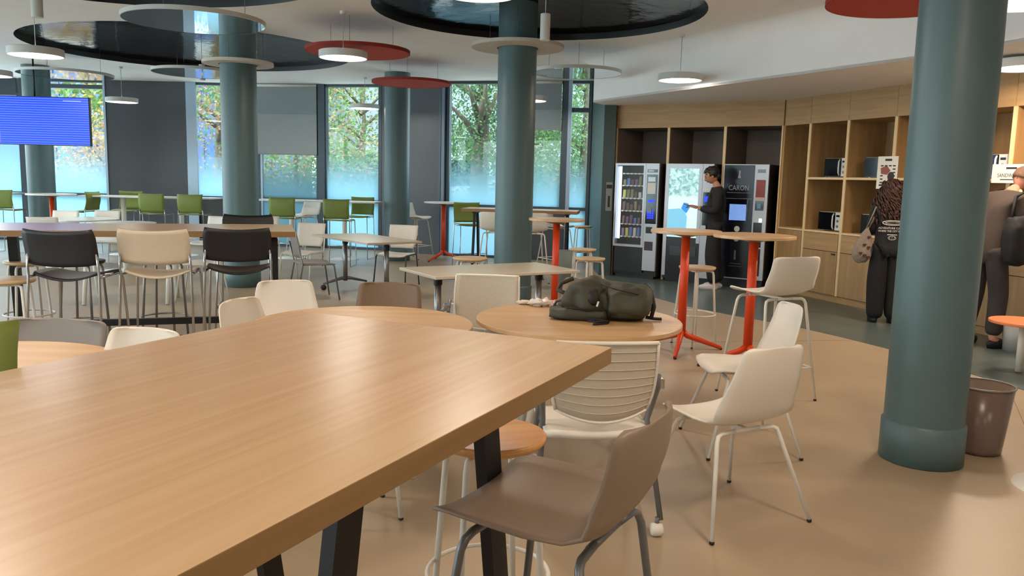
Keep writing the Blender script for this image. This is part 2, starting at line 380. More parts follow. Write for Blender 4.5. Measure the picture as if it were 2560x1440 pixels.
for k_ in range(6): window((-14, -5 + 3.7 * k_), (-14, -5 + 3.7 * (k_ + 1)), lo=.4, film=False)  # unseen glazing, added to let daylight onto ceiling and fascia
for k_ in range(3): window((-5.0 - 3.0 * k_, -5), (-5.0 - 3.0 * (k_ + 1), -5), lo=.4, film=False)  # unseen windows behind the camera, added to brighten the ceiling
# roller blinds
def blind(a, b, t0, t1, zb, zf, label):
    M, L = seg_frame(a, b)
    r = thing('roller_blind', label, 'blind', (a[0], a[1], 0), 0)
    M = Matrix.Rotation(math.atan2(b[1] - a[1], b[0] - a[0]), 4, 'Z')
    m = MB(); m.M = M; m.b2(t0 * L, t1 * L, -.130, -.127, zb, CZ - .06); m.obj('fabric', BLIND, r)
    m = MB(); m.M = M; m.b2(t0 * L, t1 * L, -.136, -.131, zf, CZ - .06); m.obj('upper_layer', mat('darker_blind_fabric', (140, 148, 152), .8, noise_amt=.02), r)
    m = MB(); m.M = M; m.b2(t0 * L, t1 * L, -.140, -.124, zb - .02, zb); m.obj('bottom_bar', GREYM, r)
    m = MB(); m.M = M; m.tube([(t0 * L, -.13, CZ - .04), (t1 * L, -.13, CZ - .04)], .03, 10); m.obj('roller', LAMPW, r)
    m = MB(); m.M = M; m.tube([(t0 * L - .02, -.13, CZ - .05), (t0 * L - .02, -.13, 2.3)], .004, 6); m.obj('cord', LAMPW, r)
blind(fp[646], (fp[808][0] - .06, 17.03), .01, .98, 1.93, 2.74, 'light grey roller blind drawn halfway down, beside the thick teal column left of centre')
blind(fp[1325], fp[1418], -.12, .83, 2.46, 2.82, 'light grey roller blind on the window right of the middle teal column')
# ---------------------------------------------------------------- columns
def column(x, y, label, r=.23, collar=None):
    root = thing('round_column', label, 'column', (x, y, 0), 0, None)
    m = MB(); m.lathe([(r, 0.0), (r, 3.62)], n=64, cap=False); m.obj('shaft', TEAL, root)
    m = MB(); m.lathe([(r, 0), (r + .012, .004), (r + .012, .22), (r, .232)], n=64, cap=False); m.obj('base_band', TEAL, root)
    return root
column(P(2351, 600, 4.455)[0], 4.455, 'thick teal column nearest the camera at the right of the photo', r=.208)
column(0.0, 9.93, 'teal column in the middle of the room with an ivory ring near its top')
column(-3.66, 10.92, 'teal column left of centre with an ivory ring near its top')
column(-2.13, 14.83, 'teal column by the windows with a coral disc hanging in front of its top')
column(-8.69, 15.0, 'teal column at far left behind the blue screen')
# ---------------------------------------------------------------- hanging discs
def hang_disc(c, z, r, kind, label, group=None, inner=0):
    root = thing('ceiling_disc', label, 'ceiling panel', (c[0], c[1], z), 0, group)
    m = MB(); mats = {'red': [REDF, REDE], 'mirror': [MIRR, LAMPW], 'ivory': [WFELT, WFELT]}[kind]
    if inner:
        m.lathe([(inner, .04), (inner, 0), (r, 0), (r, .04), (inner, .04)], n=72, smooth=False, cap=False)
        m.obj('panel', mats[0], root)
    else:
        ids = [m.tv((r * math.cos(2 * PI * k / 72), r * math.sin(2 * PI * k / 72), 0)) for k in range(72)]; m.face(ids[::-1]); m.obj('underside', mats[0], root)
        m = MB(); m.lathe([(r - .004, -.002), (r + .006, 0), (r + .006, .04), (.02, .042)], n=72, smooth=False, cap=False); m.obj('rim', mats[1], root)
    if z < CZ - .1:
        for k in range(3):
            a = 2 * PI * k / 3 + .5; q = r * .72
            m = MB(); m.tube([(q * math.cos(a), q * math.sin(a), .04), (q * math.cos(a), q * math.sin(a), CZ - z + .12)], .0025, 5); m.obj('wire', WIRE, root)
def DP(px, py, Y): x, z = P(px, py, Y); return (x, Y), z
for (px, py, Y, r, k, lab) in ((487, 57, 8.3, .67, 'mirror', 'largest mirror disc under the ceiling, in front of the teal column left of centre'),
    (895, 132, 10.1, .62, 'red', 'coral disc under the ceiling with a round lamp hanging in front of it'),
    (1029, 210, 13.4, .63, 'red', 'coral disc in front of the top of the teal column by the windows'),
    (2268, 8, 6.85, .62, 'red', 'coral disc cut by the top edge beside the nearest thick teal column'),
    (493, 184, 12.7, .65, 'mirror', 'mirror disc behind the teal column left of centre, next to its ivory ring'),
    (164, 188, 13.3, .70, 'mirror', 'mirror disc above the blue screen at far left'),
    (1442, 184, 11.6, .62, 'mirror', 'mirror disc right of the middle teal column, near the dropped ceiling')):
    c, z = DP(px, py, Y); hang_disc(c, z, r, k, lab)
hang_disc((0.0, 9.93), 3.06, .55, 'ivory', 'ivory ring around the middle teal column', inner=.245)
hang_disc((-3.66, 10.92), 2.92, .45, 'ivory', 'ivory ring around the teal column left of centre', inner=.245)
# ---------------------------------------------------------------- lamps
def lamp_proto():
    r = thing('pendant_lamp', 'x', 'lamp', (0, 0, 0))
    m = MB(); m.lathe([(.262, 0), (.272, .003), (.272, .075), (.262, .08), (.02, .082)], n=56, smooth=False, cap=False); m.obj('lamp_housing', LAMPW, r)
    m = MB(); m.lathe([(.001, .004), (.262, .004)], n=56, cap=False); m.obj('diffuser', DIFF, r)
    return r
LP = lamp_proto(); FIRST = [True]
def lamp(x, y, z, label, w=1.0, col=None, group=None):
    if FIRST[0]: o = LP; o.location = (x, y, z); o['label'] = label; FIRST[0] = False
    else: o = dup(LP, (x, y, z), 0, label)
    if group: o['group'] = group
    m = MB(); m.tube([(0, 0, .08), (0, 0, CZ - z + .12)], .004, 6); m.obj('cable', LAMPW, o)
    m = MB(); m.lathe([(.0, CZ - z - .03), (.035, CZ - z - .03), (.035, CZ - z)], n=16, cap=False); m.obj('ceiling_rose', LAMPW, o)
    L = bpy.data.lights.new('lamp_light', 'AREA'); L.shape = 'DISK'; L.size = .5; L.energy = LAMP_W * w; L.color = col or LAMP_C
    lo = bpy.data.objects.new('lamp_light', L); COL.objects.link(lo); lo.parent = o; lo.location = (0, 0, -.012)
    return o
for (px, py, Y, lab, w, c) in ((90, 140, 8.9, 'round pendant lamp at far left above the blue screen', .7, LAMP_COOL), (858, 146, 9.45, 'round pendant lamp in front of the left coral disc', .9, None),
    (1700, 202, 10.4, 'round pendant lamp above the vending machines, in front of the dropped ceiling', 1.0, None), (305, 256, 14.9, 'round pendant lamp against the wide dark wall panel', .6, LAMP_COOL),
    (912, 272, 15.6, 'small round pendant lamp before the window left of the teal column by the windows', .6, LAMP_COOL), (1325, 253, 13.6, 'round pendant lamp half behind the middle teal column', .6, LAMP_COOL),
    (2562, 172, 7.6, 'round pendant lamp right of the nearest thick teal column, over the kitchen units', 3.0, None), (2570, 12, 5.9, 'round pendant lamp at the top right corner of the photo', 1.2, None),
    (1200, -13, 5.95, 'round pendant lamp just cut off by the top edge, left of the middle teal column', 1.2, None), (-22, 190, 12, 'round pendant lamp cut off by the left edge of the photo', .7, LAMP_COOL)):
    x, z = P(px, py, Y); lamp(x, Y, max(z, 2.62), lab, w, c)
for i, (x, y) in enumerate(((-2.6, 3.6), (1.6, 2.2), (-1.6, -.6), (1.6, -1.8), (3.4, -.2), (-4.8, 1.0))):
    lamp(x, y, 2.8, 'round pendant lamp hanging outside the frame, near or behind the camera', 1.5 if i in (0, 1, 2) else 1.2, None, 'pendant lamps outside the frame')
def spot(px, py, Y, lab):
    x, z = P(px, py, Y); r = thing('cylinder_spotlight', lab, 'lamp', (x, Y, min(z - .13, 3.05)))
    m = MB(); m.disc((0, 0, 0), .05, .26, 24); m.obj('lamp_housing', LAMPW, r)
    m = MB(); m.tube([(0, 0, .26), (0, 0, 3.55 - min(z - .13, 3.05))], .004, 6); m.obj('cable', LAMPW, r)
spot(1363, 68, 8.4, 'white cylinder lamp just right of the middle teal column'); spot(505, 178, 14.0, 'small white cylinder lamp left of the teal column left of centre'); spot(92, 8, 7.8, 'white cylinder lamp at top left corner')
# TV
tv = thing('wall_screen', 'wide hanging screen with blue timetable rows at far left', 'screen', (-7.78, 13.6, 2.29), math.radians(3))
m = MB(); m.b2(-.745, .745, -.02, .05, -.395, .395); m.obj('screen_case', BLACKP, tv, bevel=.006)
def blue_rows():
    m = bpy.data.materials.new('blue_timetable'); m.use_nodes = True; n = m.node_tree.nodes; l = m.node_tree.links; b = n['Principled BSDF']
    b.inputs['Base Color'].default_value = (0, 0, .02, 1); b.inputs['Roughness'].default_value = .3
    t = n.new('ShaderNodeTexCoord'); sx = n.new('ShaderNodeSeparateXYZ'); l.new(t.outputs['Object'], sx.inputs[0])
    a = n.new('ShaderNodeMath'); a.operation = 'MULTIPLY'; a.inputs[1].default_value = 27; l.new(sx.outputs['Z'], a.inputs[0])
    f = n.new('ShaderNodeMath'); f.operation = 'FRACT'; l.new(a.outputs[0], f.inputs[0])
    r = n.new('ShaderNodeValToRGB'); r.color_ramp.elements[0].position = .45; r.color_ramp.elements[0].color = (0, .02, .85, 1)
    r.color_ramp.elements[1].position = .60; r.color_ramp.elements[1].color = (.04, .17, 1, 1)
    e = r.color_ramp.elements.new(.95); e.color = (.05, .2, 1, 1); e = r.color_ramp.elements.new(1.0); e.color = (0, .02, .85, 1)
    l.new(f.outputs[0], r.inputs[0])
    no = n.new('ShaderNodeTexNoise'); no.inputs['Scale'].default_value = 1.0; mp = n.new('ShaderNodeMapping'); mp.inputs['Scale'].default_value = (14, 1, 60)
    l.new(t.outputs['Object'], mp.inputs[0]); l.new(mp.outputs[0], no.inputs['Vector'])
    mx = n.new('ShaderNodeMixRGB'); mx.blend_type = 'MULTIPLY'; mx.inputs[0].default_value = .5; l.new(r.outputs[0], mx.inputs[1]); l.new(no.outputs['Color'], mx.inputs[2])
    mx2 = n.new('ShaderNodeMixRGB'); mx2.blend_type = 'ADD'; mx2.inputs[0].default_value = .0; l.new(r.outputs[0], mx2.inputs[1])
    l.new(mx2.outputs[0], b.inputs['Emission Color']); b.inputs['Emission Strength'].default_value = .8; return m
m = MB(); m.b2(-.735, .735, -.0225, -.0205, -.385, .385); sc_ = m.obj('screen_picture', blue_rows(), tv)
m = MB(); m.b2(-.73, -.70, -.0245, -.0227, -.36, .36); m.obj('screen_column', mat('pink_blue_strip', (60, 20, 60), .4, emit=(120, 110, 240), estr=.8), tv)
m = MB(); m.b2(.33, .62, -.0245, -.0227, .325, .337); m.obj('screen_heading', mat('white_heading', (90, 90, 160), .4, emit=(150, 170, 255), estr=1), tv)
m = MB(); m.tube([(-.14, .02, .395), (-.14, .02, 1.06)], .014, 8); m.obj('hanging_rod', BLACKM, tv)
m = MB(); m.b2(-.2, .2, .05, .08, -.1, .1); m.obj('mount_plate', BLACKM, tv)
# ---------------------------------------------------------------- seating builders
def shell_bm(sw, bw, bh, sh, lean=.10, solid=.008):
    """one-piece seat and back; origin on the floor, sitter looks along +Y"""
    prof = [(.222, -.016, .78), (.212, -.006, .90), (.175, .001, .97), (.08, -.004, 1), (-.03, -.010, 1), (-.12, -.004, 1), (-.175, .022, 1), (-.205, .070, 1.0)]
    n = 7
    for i in range(1, n + 1):
        t = i / n; w = 1 + (bw / sw - 1) * t
        prof.append((-.205 - lean * t - .012 * math.sin(t * PI), .07 + (bh - .07) * t, w))
    # rounded top corners
    out = []
    for i, (y, z, w) in enumerate(prof): out.append((y, z, w))
    yt, zt, wt = prof[-1]; y2, z2, w2 = prof[-2]
    for k, (f, q) in enumerate(((.55, .98), (.8, .93), (.95, .84))):
        out.insert(len(out) - 1, (y2 + (yt - y2) * f, z2 + (zt - z2) * f, (w2 + (wt - w2) * f) * q))
    out[-1] = (yt, zt, wt * .72)
    m = MB(); N = 12
    def fn(u, v):
        i = min(int(round(v * (len(out) - 1))), len(out) - 1); y, z, w = out[i]
        x = (u * 2 - 1); hw = sw / 2 * w; k = max(0, min(1, (z - .0) / .10))
        cz = .030 * abs(x) ** 3 * (1 - k); cy = .035 * abs(x) ** 2.4 * k
        dz = -.006 * max(0, 1 - i / 3.0) * abs(x) ** 4
        return (x * hw, y + cy, sh + z + cz + dz)
    m.grid(fn, N, len(out) - 1); return m
def leg_path(sx, sy, sh, fx, fy):
    return [(sx * .07, sy * .13, sh - .028), (sx * .15, sy * .135, sh - .030), (sx * .172, sy * .14, sh - .040), (sx * .182, sy * .147, sh - .065), (sx * fx, sy * fy, .012)]
def shell_chair(name, label, cat, pm, lm, sh=.45, bh=.37, foot=(.245, .235), rail=0, sw=.46, bw=.40, lean=.10, cap=True, group=None):
    r = thing(name, label, cat, (0, 0, 0), 0, group)
    shell_bm(sw, bw, bh, sh, lean).obj('seat_shell', pm, r, solid=.009)
    m = MB()
    for y in (.13, -.13): m.tube([(-.10, y, sh - .028), (.10, y, sh - .028)], .010, 8)
    m.b2(-.012, .012, -.13, .13, sh - .036, sh - .02); m.obj('under_frame', lm, r)
    for sx in (-1, 1):
        for sy in (-1, 1):
            m = MB(); m.tube(leg_path(sx, sy, sh, foot[0], foot[1]), [.0105, .0105, .0105, .0105, .009], 10); lg = m.obj('leg', lm, r)
            if cap:
                c = Vector((sx * foot[0], sy * foot[1], 0)); m = MB(); m.disc(c, .0115, .016, 12); m.obj('foot_cap', RUBBER, lg)
    if rail:
        t = (sh - .065 - rail) / (sh - .077); q = [(sx * (.182 + (foot[0] - .182) * t), sy * (.147 + (foot[1] - .147) * t), rail) for sx, sy in ((1, 1), (-1, 1), (-1, -1), (1, -1))]
        m = MB()
        for i in range(4): m.tube([q[i], q[(i + 1) % 4]], .007, 8)
        m.obj('foot_rail', lm, r)
    return r
def chrome_bar_chair(name, label, pm, w=.47, sh=.82, top=1.13, lm=None, group=None):
    lm = lm or CHROME; r = thing(name, label, 'bar chair', (0, 0, 0), 0, group); hw = w / 2
    def seat(u, v):
        x = (u * 2 - 1) * (hw - .012) * (1 - .1 * (abs(v - .5) * 2) ** 6); y = .20 - v * .38
        return (x, y, sh + .012 * (x / hw) ** 2 * 2 - .03 * (1 - abs(u * 2 - 1) ** 2) * (v) - .02 * (1 - v) ** 6)
    m = MB(); m.grid(seat, 10, 8); m.obj('seat', pm, r, solid=.012)
    def back(u, v):
        x = u * 2 - 1; c = 1 - .06 * max(0, abs(v * 2 - 1) - .6) / .4 * (1 if abs(x) > .9 else .4)
        zz = sh + .075 + v * (top - sh - .075) - .018 * (1 - x * x) * (v - .5) * 2 * (1 if v > .5 else -1)
        return (x * hw * c, -.185 - .06 * v - .03 * (1 - x * x), zz)
    m = MB(); m.grid(back, 12, 8); m.obj('backrest', pm, r, solid=.012)
    for sx in (-1, 1):
        m = MB(); m.tube([(sx * (hw - .02), -.20, top - .10), (sx * (hw - .005), -.195, sh + .05), (sx * (hw - .005), -.19, sh - .01), (sx * (hw + .02), -.25, .01)], .009, 8); m.obj('leg', lm, r)
        m = MB(); m.tube([(sx * (hw - .03), .16, sh - .012), (sx * (hw - .015), .18, sh - .05), (sx * (hw + .02), .235, .01)], .009, 8); m.obj('leg', lm, r)
        m = MB(); m.tube([(sx * (hw - .005), -.19, sh - .012), (sx * (hw - .02), .17, sh - .012)], .009, 8); m.obj('seat_frame', lm, r)
    m = MB(); m.tube([(-hw - .008, .21, .30), (hw + .008, .21, .30)], .009, 8); m.tube([(-hw - .008, .21, .30), (-hw - .008, -.235, .30)], .007, 8); m.tube([(hw + .008, .21, .30), (hw + .008, -.235, .30)], .007, 8); m.obj('foot_rail', lm, r)
    return r
def green_chair(name, label, group=None):
    r = thing(name, label, 'bar chair', (0, 0, 0), 0, group); sh = .78; hw = .215
    def seat(u, v): return ((u * 2 - 1) * hw, .2 - v * .38, sh + .012 * abs(u * 2 - 1) ** 3 - .015 * (1 - v) ** 5)
    m = MB(); m.grid(seat, 8, 6); m.obj('seat', GREENP, r, solid=.010)
    def back(u, v):
        x = u * 2 - 1; return (x * hw * (1 + .03 * v), -.185 - .05 * math.sin(v * 2.6) - .02 * (1 - x * x), sh + .02 + v * .33 - .008 * (1 - x * x) * v)
    m = MB(); m.grid(back, 10, 8); m.obj('backrest', GREENP, r, solid=.010)
    for sx in (-1, 1):
        m = MB(); m.tube([(sx * (hw - .005), -.21, sh + .08), (sx * (hw), -.19, sh - .015), (sx * (hw + .02), -.22, .01), (sx * (hw + .02), .22, .01), (sx * hw, .19, sh - .015), (sx * hw, -.19, sh - .015)], .007, 8); m.obj('side_frame', CHROME, r)
    m = MB(); m.tube([(-hw - .015, .205, .32), (hw + .015, .205, .32)], .007, 8); m.tube([(-hw, .0, sh - .02), (hw, .0, sh - .02)], .007, 8); m.obj('foot_rail', CHROME, r)
    return r
def stool(name, label, h, ring=True, wm=None, rs=.172, foot=.205, thick=.028, group=None, lr=.0105, inset=.152):
    r = thing(name, label, 'stool', (0, 0, 0), 0, group)
    m = MB(); m.lathe([(.001, h - thick), (rs - .012, h - thick), (rs - .002, h - thick * .6), (rs, h - .005), (rs - .004, h - .0006), (rs - .010, h), (.001, h)], n=44, cap=False); m.obj('seat', wm or SEATW, r)
    for k in range(4):
        a = PI / 4 + k * PI / 2; ca, sa = math.cos(a), math.sin(a)
        q = [(.05, h - thick - .012), (inset - .03, h - thick - .012), (inset - .008, h - thick - .022), (inset, h - thick - .05), (foot, .01)]
        m = MB(); m.tube([(ca * x, sa * x, z) for x, z in q], lr, 10); lg = m.obj('leg', WHITEM, r)
        m = MB(); m.disc((ca * foot, sa * foot, 0), lr + .001, .014, 12); m.obj('foot_cap', RUBBER, lg)
    m = MB(); m.disc((0, 0, h - thick - .024), .06, .022, 16); m.obj('leg_plate', WHITEM, r)
    if ring:
        t = (h - thick - .05 - .30) / (h - thick - .06); rr = inset + (foot - inset) * t + .008
        m = MB(); m.tube([(rr * math.cos(2 * PI * k / 40), rr * math.sin(2 * PI * k / 40), .30) for k in range(40)], .007, 8, closed=True); m.obj('foot_ring', WHITEM, r)
    return r
def face_dir(dx, dy): return math.atan2(-dx, dy)      # rotation that turns +Y to (dx,dy)
# ---------------------------------------------------------------- tables
def slab(w, l, z, th, m, x0=None):
    m.box((0, 0, z - th / 2), (w, l, th)); return m
def bar_table(name, label, loc, rz, L, Wd, h, frames, splay=.13, rail=None, mt=OAK, group=None, foff=0.0, lt=.032):
    """rectangular bar table; long axis X. frames: list of (kind, x or y) """
    r = thing(name, label, 'table', loc, rz, group)
    m = MB(); m.box((0, 0, h - .0235), (L, Wd, .047)); m.mi = [0, 0, 1, 1, 1, 1]; m.obj('tabletop', [mt, OAK_SHADE], r, bevel=.002)
    m = MB()
    for (ax, pos, half, w) in frames:
        if ax == 'x': m.b2(pos - .03, pos + .03, -half - .05, half + .05, h - .075, h - .043)
        else: m.b2(foff - half - .05, foff + half + .05, pos - .03, pos + .03, h - .075, h - .043)
    m.obj('top_frame', BLACKM, r)
    for (ax, pos, half, w) in frames:
        for s in (-1, 1):
            m = MB(); a = half; b = half + splay
            def pt(t, o1, o2):
                return (pos + o2, s * (a + (b - a) * t) + o1) if ax == 'x' else (foff + s * (a + (b - a) * t) + o1, pos + o2)
            top = [pt(0, d1, d2) for d1, d2 in ((-w / 2, -lt / 2), (w / 2, -lt / 2), (w / 2, lt / 2), (-w / 2, lt / 2))]
            bot = [pt(1, d1, d2) for d1, d2 in ((-w / 2, -lt / 2), (w / 2, -lt / 2), (w / 2, lt / 2), (-w / 2, lt / 2))]
            A = [m.tv((p[0], p[1], 0)) for p in bot]; B = [m.tv((p[0], p[1], h - .07)) for p in top]
            m.face(A[::-1]); m.face(B)
            for i in range(4): j = (i + 1) % 4; m.face((A[i], A[j], B[j], B[i]))
            m.obj('leg', BLACKM, r)
    if rail:
        m = MB(); (x0, x1, y, z) = rail; m.b2(x0, x1, y - .02, y + .02, z - .025, z + .025); m.obj('foot_rail', BLACKM, r)
    return r
def tripod_table(name, label, loc, rz, h=1.10, rt=.31, group=None, wood_m=OAK2, fr=.40):
    r = thing(name, label, 'table', loc, rz, group)
    m = MB(); m.disc((0, 0, h - .028), rt, .028, 56); m.obj('tabletop', wood_m, r)
    m = MB(); m.lathe([(.001, h - .062), (.05, h - .060), (.13, h - .040), (.15, h - .029), (.001, h - .0285)], n=32, cap=False); m.obj('mounting_plate', GREYM, r)
    m = MB(); m.tube([(0, 0, .15), (0, 0, h - .055)], .039, 20); m.obj('pole', ORANGE, r)
    for k in range(3):
        a = k * 2 * PI / 3 + PI / 6; c, s = math.cos(a), math.sin(a)
        m = MB(); m.tube([(0, 0, .19), (c * .06, s * .06, .14), (c * fr, s * fr, .018)], [.034, .027, .017], 8)
        lg = m.obj('leg', ORANGE, r); m = MB(); m.disc((c * fr, s * fr, 0), .014, .02, 10); m.obj('foot_cap', RUBBER, lg)
    return r
def round_table(name, label, loc, r_, h=.74, rz=0, mt=None, group=None, legm=None, pedestal=False, th=.028):
    r = thing(name, label, 'table', loc, rz, group); legm = legm or WHITEM
    m = MB(); m.disc((0, 0, h - th), r_, th, 72); m.obj('tabletop', mt or OAK2, r)
    if pedestal:
        m = MB(); m.tube([(0, 0, .02), (0, 0, h - th)], .04, 20); m.obj('post', legm, r)
        m = MB(); m.lathe([(.001, .02), (.05, .022), (r_ * .8, .010), (r_ * .82, 0)], n=40, cap=False); m.obj('base_plate', legm, r)
    else:
        for k in range(4):
            a = PI / 4 + k * PI / 2; c, s = math.cos(a), math.sin(a)
            m = MB(); m.tube([(c * r_ * .5, s * r_ * .5, h - th - .01), (c * r_ * .74, s * r_ * .74, 0)], [.022, .015], 10); m.obj('leg', legm, r)
        m = MB(); m.tube([(math.cos(2 * PI * k / 24) * r_ * .5, math.sin(2 * PI * k / 24) * r_ * .5, h - th - .016) for k in range(24)], .014, 6, closed=True); m.obj('under_frame', legm, r)
    return r
def rect_table(name, label, loc, rz, L, Wd, h, kind, mt=WTOP, lm=None, group=None):
    r = thing(name, label, 'table', loc, rz, group); lm = lm or WHITEM
    m = MB(); m.box((0, 0, h - .0125), (L, Wd, .025)); m.obj('tabletop', mt, r, bevel=.003)
    if kind == 'posts':
        n = 2 if L > 1.4 else 1
        for x in ([-L * .22, L * .22] if n == 2 else [0]):
            m = MB(); m.tube([(x, 0, .02), (x, 0, h - .025)], .042, 18); p_ = m.obj('post', lm, r)
            m = MB(); m.lathe([(.001, .024), (.06, .022), (.26, .010), (.27, 0)], (x, 0, 0), 36, cap=False); m.obj('base_plate', lm, p_)
    if kind == 'flip':
        m = MB(); m.b2(-L * .36, L * .36, -.03, .03, h - .075, h - .045); m.obj('cross_beam', GREYM, r)
        for x in (-L * .36, L * .36):
            m = MB(); m.b2(x - .022, x + .022, -Wd * .34, Wd * .34, h - .045, h - .025); m.obj('top_bracket', GREYM, r)
            m = MB(); m.tube([(x, 0, .11), (x, 0, h - .05)], .030, 16); m.obj('post', STEEL, r)
            m = MB(); m.disc((x, 0, h - .12), .038, .06, 16); m.obj('tilt_joint', BLACKM, r)
            m = MB(); m.tube([(x, -Wd * .42, .085), (x, -.08, .14), (x, 0, .15), (x, .08, .14), (x, Wd * .42, .085)], [.014, .022, .028, .022, .014], 10); ft = m.obj('foot', GREYM, r)
            for y in (-Wd * .42, Wd * .42):
                m = MB(); m.M = Matrix.Translation((x, y, .036)) @ Matrix.Rotation(PI / 2, 4, 'Y'); m.lathe([(.0, -.02), (.034, -.02), (.036, -.012), (.036, .012), (.034, .02), (.0, .02)], n=20, cap=False); m.obj('castor', BLACKP, ft)
    if kind == 'trestle':
        for x in (-L * .34, L * .34):
            for s in (-1, 1):
                m = MB(); m.tube([(x, s * .06, h - .03), (x, s * Wd * .42, 0)], [.03, .022], 8); m.obj('leg', lm, r)
        m = MB(); m.b2(-L * .34, L * .34, -.02, .02, h - .065, h - .03); m.obj('cross_beam', lm, r)
    return r
# ---- foreground bar table
C1 = Vector((.284, 2.233)); uv = Vector((math.cos(math.radians(-116)), math.sin(math.radians(-116)))); wv = Vector((uv.y, -uv.x)); far = C1 + wv * 1.105
if uv.y > 0: uv = -uv
LT, WT = 1.86, (far - C1).length
ctr = C1 + wv * WT / 2 + uv * LT / 2
bar_table('bar_table', 'large light oak bar table filling the lower left of the photo', (ctr.x, ctr.y, 0), math.atan2(uv.y, uv.x), LT, WT, 1.06,
          [], .15) if False else None
rz_fg = math.atan2(uv.y, uv.x)
side = 1 if (Matrix.Rotation(rz_fg, 2) @ Vector((0, 1))).dot(-wv) > 0 else -1
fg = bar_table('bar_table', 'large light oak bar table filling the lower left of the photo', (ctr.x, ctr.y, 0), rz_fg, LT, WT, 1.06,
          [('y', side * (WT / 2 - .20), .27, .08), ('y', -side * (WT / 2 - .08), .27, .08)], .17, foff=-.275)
# ---- second bar table
n0 = Vector(G(738, 579, 1.06)); n1 = Vector(G(0, 576, 1.06)); lv = (n0 - n1).normalized(); pv = Vector((-lv.y, lv.x))
LB, WB = 2.85, .98
ctr = n0 - lv * LB / 2 + pv * WB / 2
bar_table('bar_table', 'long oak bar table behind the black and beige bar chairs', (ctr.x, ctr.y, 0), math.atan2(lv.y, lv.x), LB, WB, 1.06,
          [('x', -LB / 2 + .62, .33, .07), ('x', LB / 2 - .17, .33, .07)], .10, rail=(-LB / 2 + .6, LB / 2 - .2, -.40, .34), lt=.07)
# ---- chrome bar chairs at it
bb = chrome_bar_chair('bar_chair', 'black bar chair with chrome legs, left of the beige one', BLACKP)
def put(o, px, py, Y, rz, back=.22):
    x, z = P(px, py, Y); d = Vector((-math.sin(rz), math.cos(rz))) * back
    o.location = (x + d.x, Y + d.y, 0); o.rotation_euler.z = rz; return o
put(bb, 150, 620, 5.28, math.radians(2))
be = chrome_bar_chair('bar_chair', 'beige bar chair with chrome legs between two black ones', BEIGEP); put(be, 385, 620, 5.52, math.radians(10))
b2_ = dup(bb, (0, 0, 0), 0, 'black bar chair with chrome legs, right of the beige one'); put(b2_, 594, 620, 5.85, math.radians(16))
b3_ = dup(bb, (0, 0, 0), 0, 'black bar chair behind the long bar table, only its back top showing'); put(b3_, 620, 555, 7.75, math.radians(192))
for px, Y, lab in ((205, 6.45, 'dark stool under the long bar table, left of two'), (408, 6.75, 'dark stool under the long bar table, right of two')):
    s_ = stool('bar_stool', lab, .80, True, None, .17, .2); x, _ = P(px, 650, Y); s_.location = (x, Y, 0)
    for c_ in s_.children:
        if c_.name.startswith('seat'): c_.data.materials[0] = BLACKP
        else: c_.data.materials[0] = STEEL
# ---- round oak tables and what stands round them
round_table('round_table', 'round light oak table with the dark backpack on it', (.385, 4.58, 0), .585)
round_table('round_table', 'round light oak table left of the one with the backpack', (-.79, 4.27, 0), .585)
round_table('round_table', 'round table at far left, warm top just visible behind the bar table', (-2.12, 3.02, 0), .60)
wc = shell_chair('shell_chair', 'white shell chair with white legs, nearest of the pair on the open floor', 'chair', WHITEP, WHITEM, sh=.46, bh=.38, foot=(.285, .265), bw=.34)
def place_feet(o, a, b, half=.265):   # a,b: back feet (left,right seen from behind) on the floor
    a = Vector(a); b = Vector(b); mid = (a + b) / 2; d = (b - a).normalized(); f = Vector((-d.y, d.x)); c = mid + f * half
    o.location = (c.x, c.y, 0); o.rotation_euler.z = face_dir(f.x, f.y)
place_feet(wc, (.874, 3.276), (1.383, 3.537))
w2 = dup(wc, (0, 0, 0), 0, 'white shell chair with white legs, farther of the pair on the open floor'); w2.location = (1.355, 4.638, 0); w2.rotation_euler.z = math.radians(94)
bc = shell_chair('bar_chair', 'white shell bar chair with white legs beside the right orange-legged table', 'bar chair', WHITEP, WHITEM, sh=.76, bh=.28, foot=(.25, .235), rail=.24, sw=.45, bw=.42, lean=.06)
bx = Vector((1.86, 5.76)); bc.location = (bx.x, bx.y, 0); bc.rotation_euler.z = math.radians(25)
tb = shell_chair('bar_chair', 'taupe shell bar chair with grey legs in the foreground', 'bar chair', TAUPE, GREYM, sh=.755, bh=.262, foot=(.25, .235), rail=.24, sw=.44, bw=.36, lean=.04, cap=True)
tb.location = (.115, 1.82, 0); tb.rotation_euler.z = math.radians(61)
def shell_at(px, Y, rz, lab, mt=WHITEP, src=None, zt=.83):
    x, z = P(px, 740, Y)
    o = dup(wc, (x - math.sin(rz) * .28, Y + math.cos(rz) * .28, 0), rz, lab)
    return o
shell_at(592, 4.35, math.radians(-108), 'white shell chair, leftmost behind the left round table, small rounded back')
shell_at(712, 5.2, math.radians(-158), 'white shell chair behind the left round table, second from the left')
tc_ = shell_chair('shell_chair', 'brown taupe shell chair behind the left round table', 'chair', mat('brown_taupe_plastic', (122, 98, 78), .5), WHITEM, sh=.46, bh=.38, foot=(.26, .25)); x, _ = P(968, 740, 5.2); tc_.location = (x, 4.92, 0); tc_.rotation_euler.z = math.radians(176)
tp = shell_chair('shell_chair', 'taupe shell chair half hidden behind the backpack', 'chair', TAUPE, WHITEM, sh=.46, bh=.38, foot=(.26, .25), sw=.42); x, _ = P(1400, 740, 5.5); tp.location = (x + .08, 5.42, 0); tp.rotation_euler.z = math.radians(150)
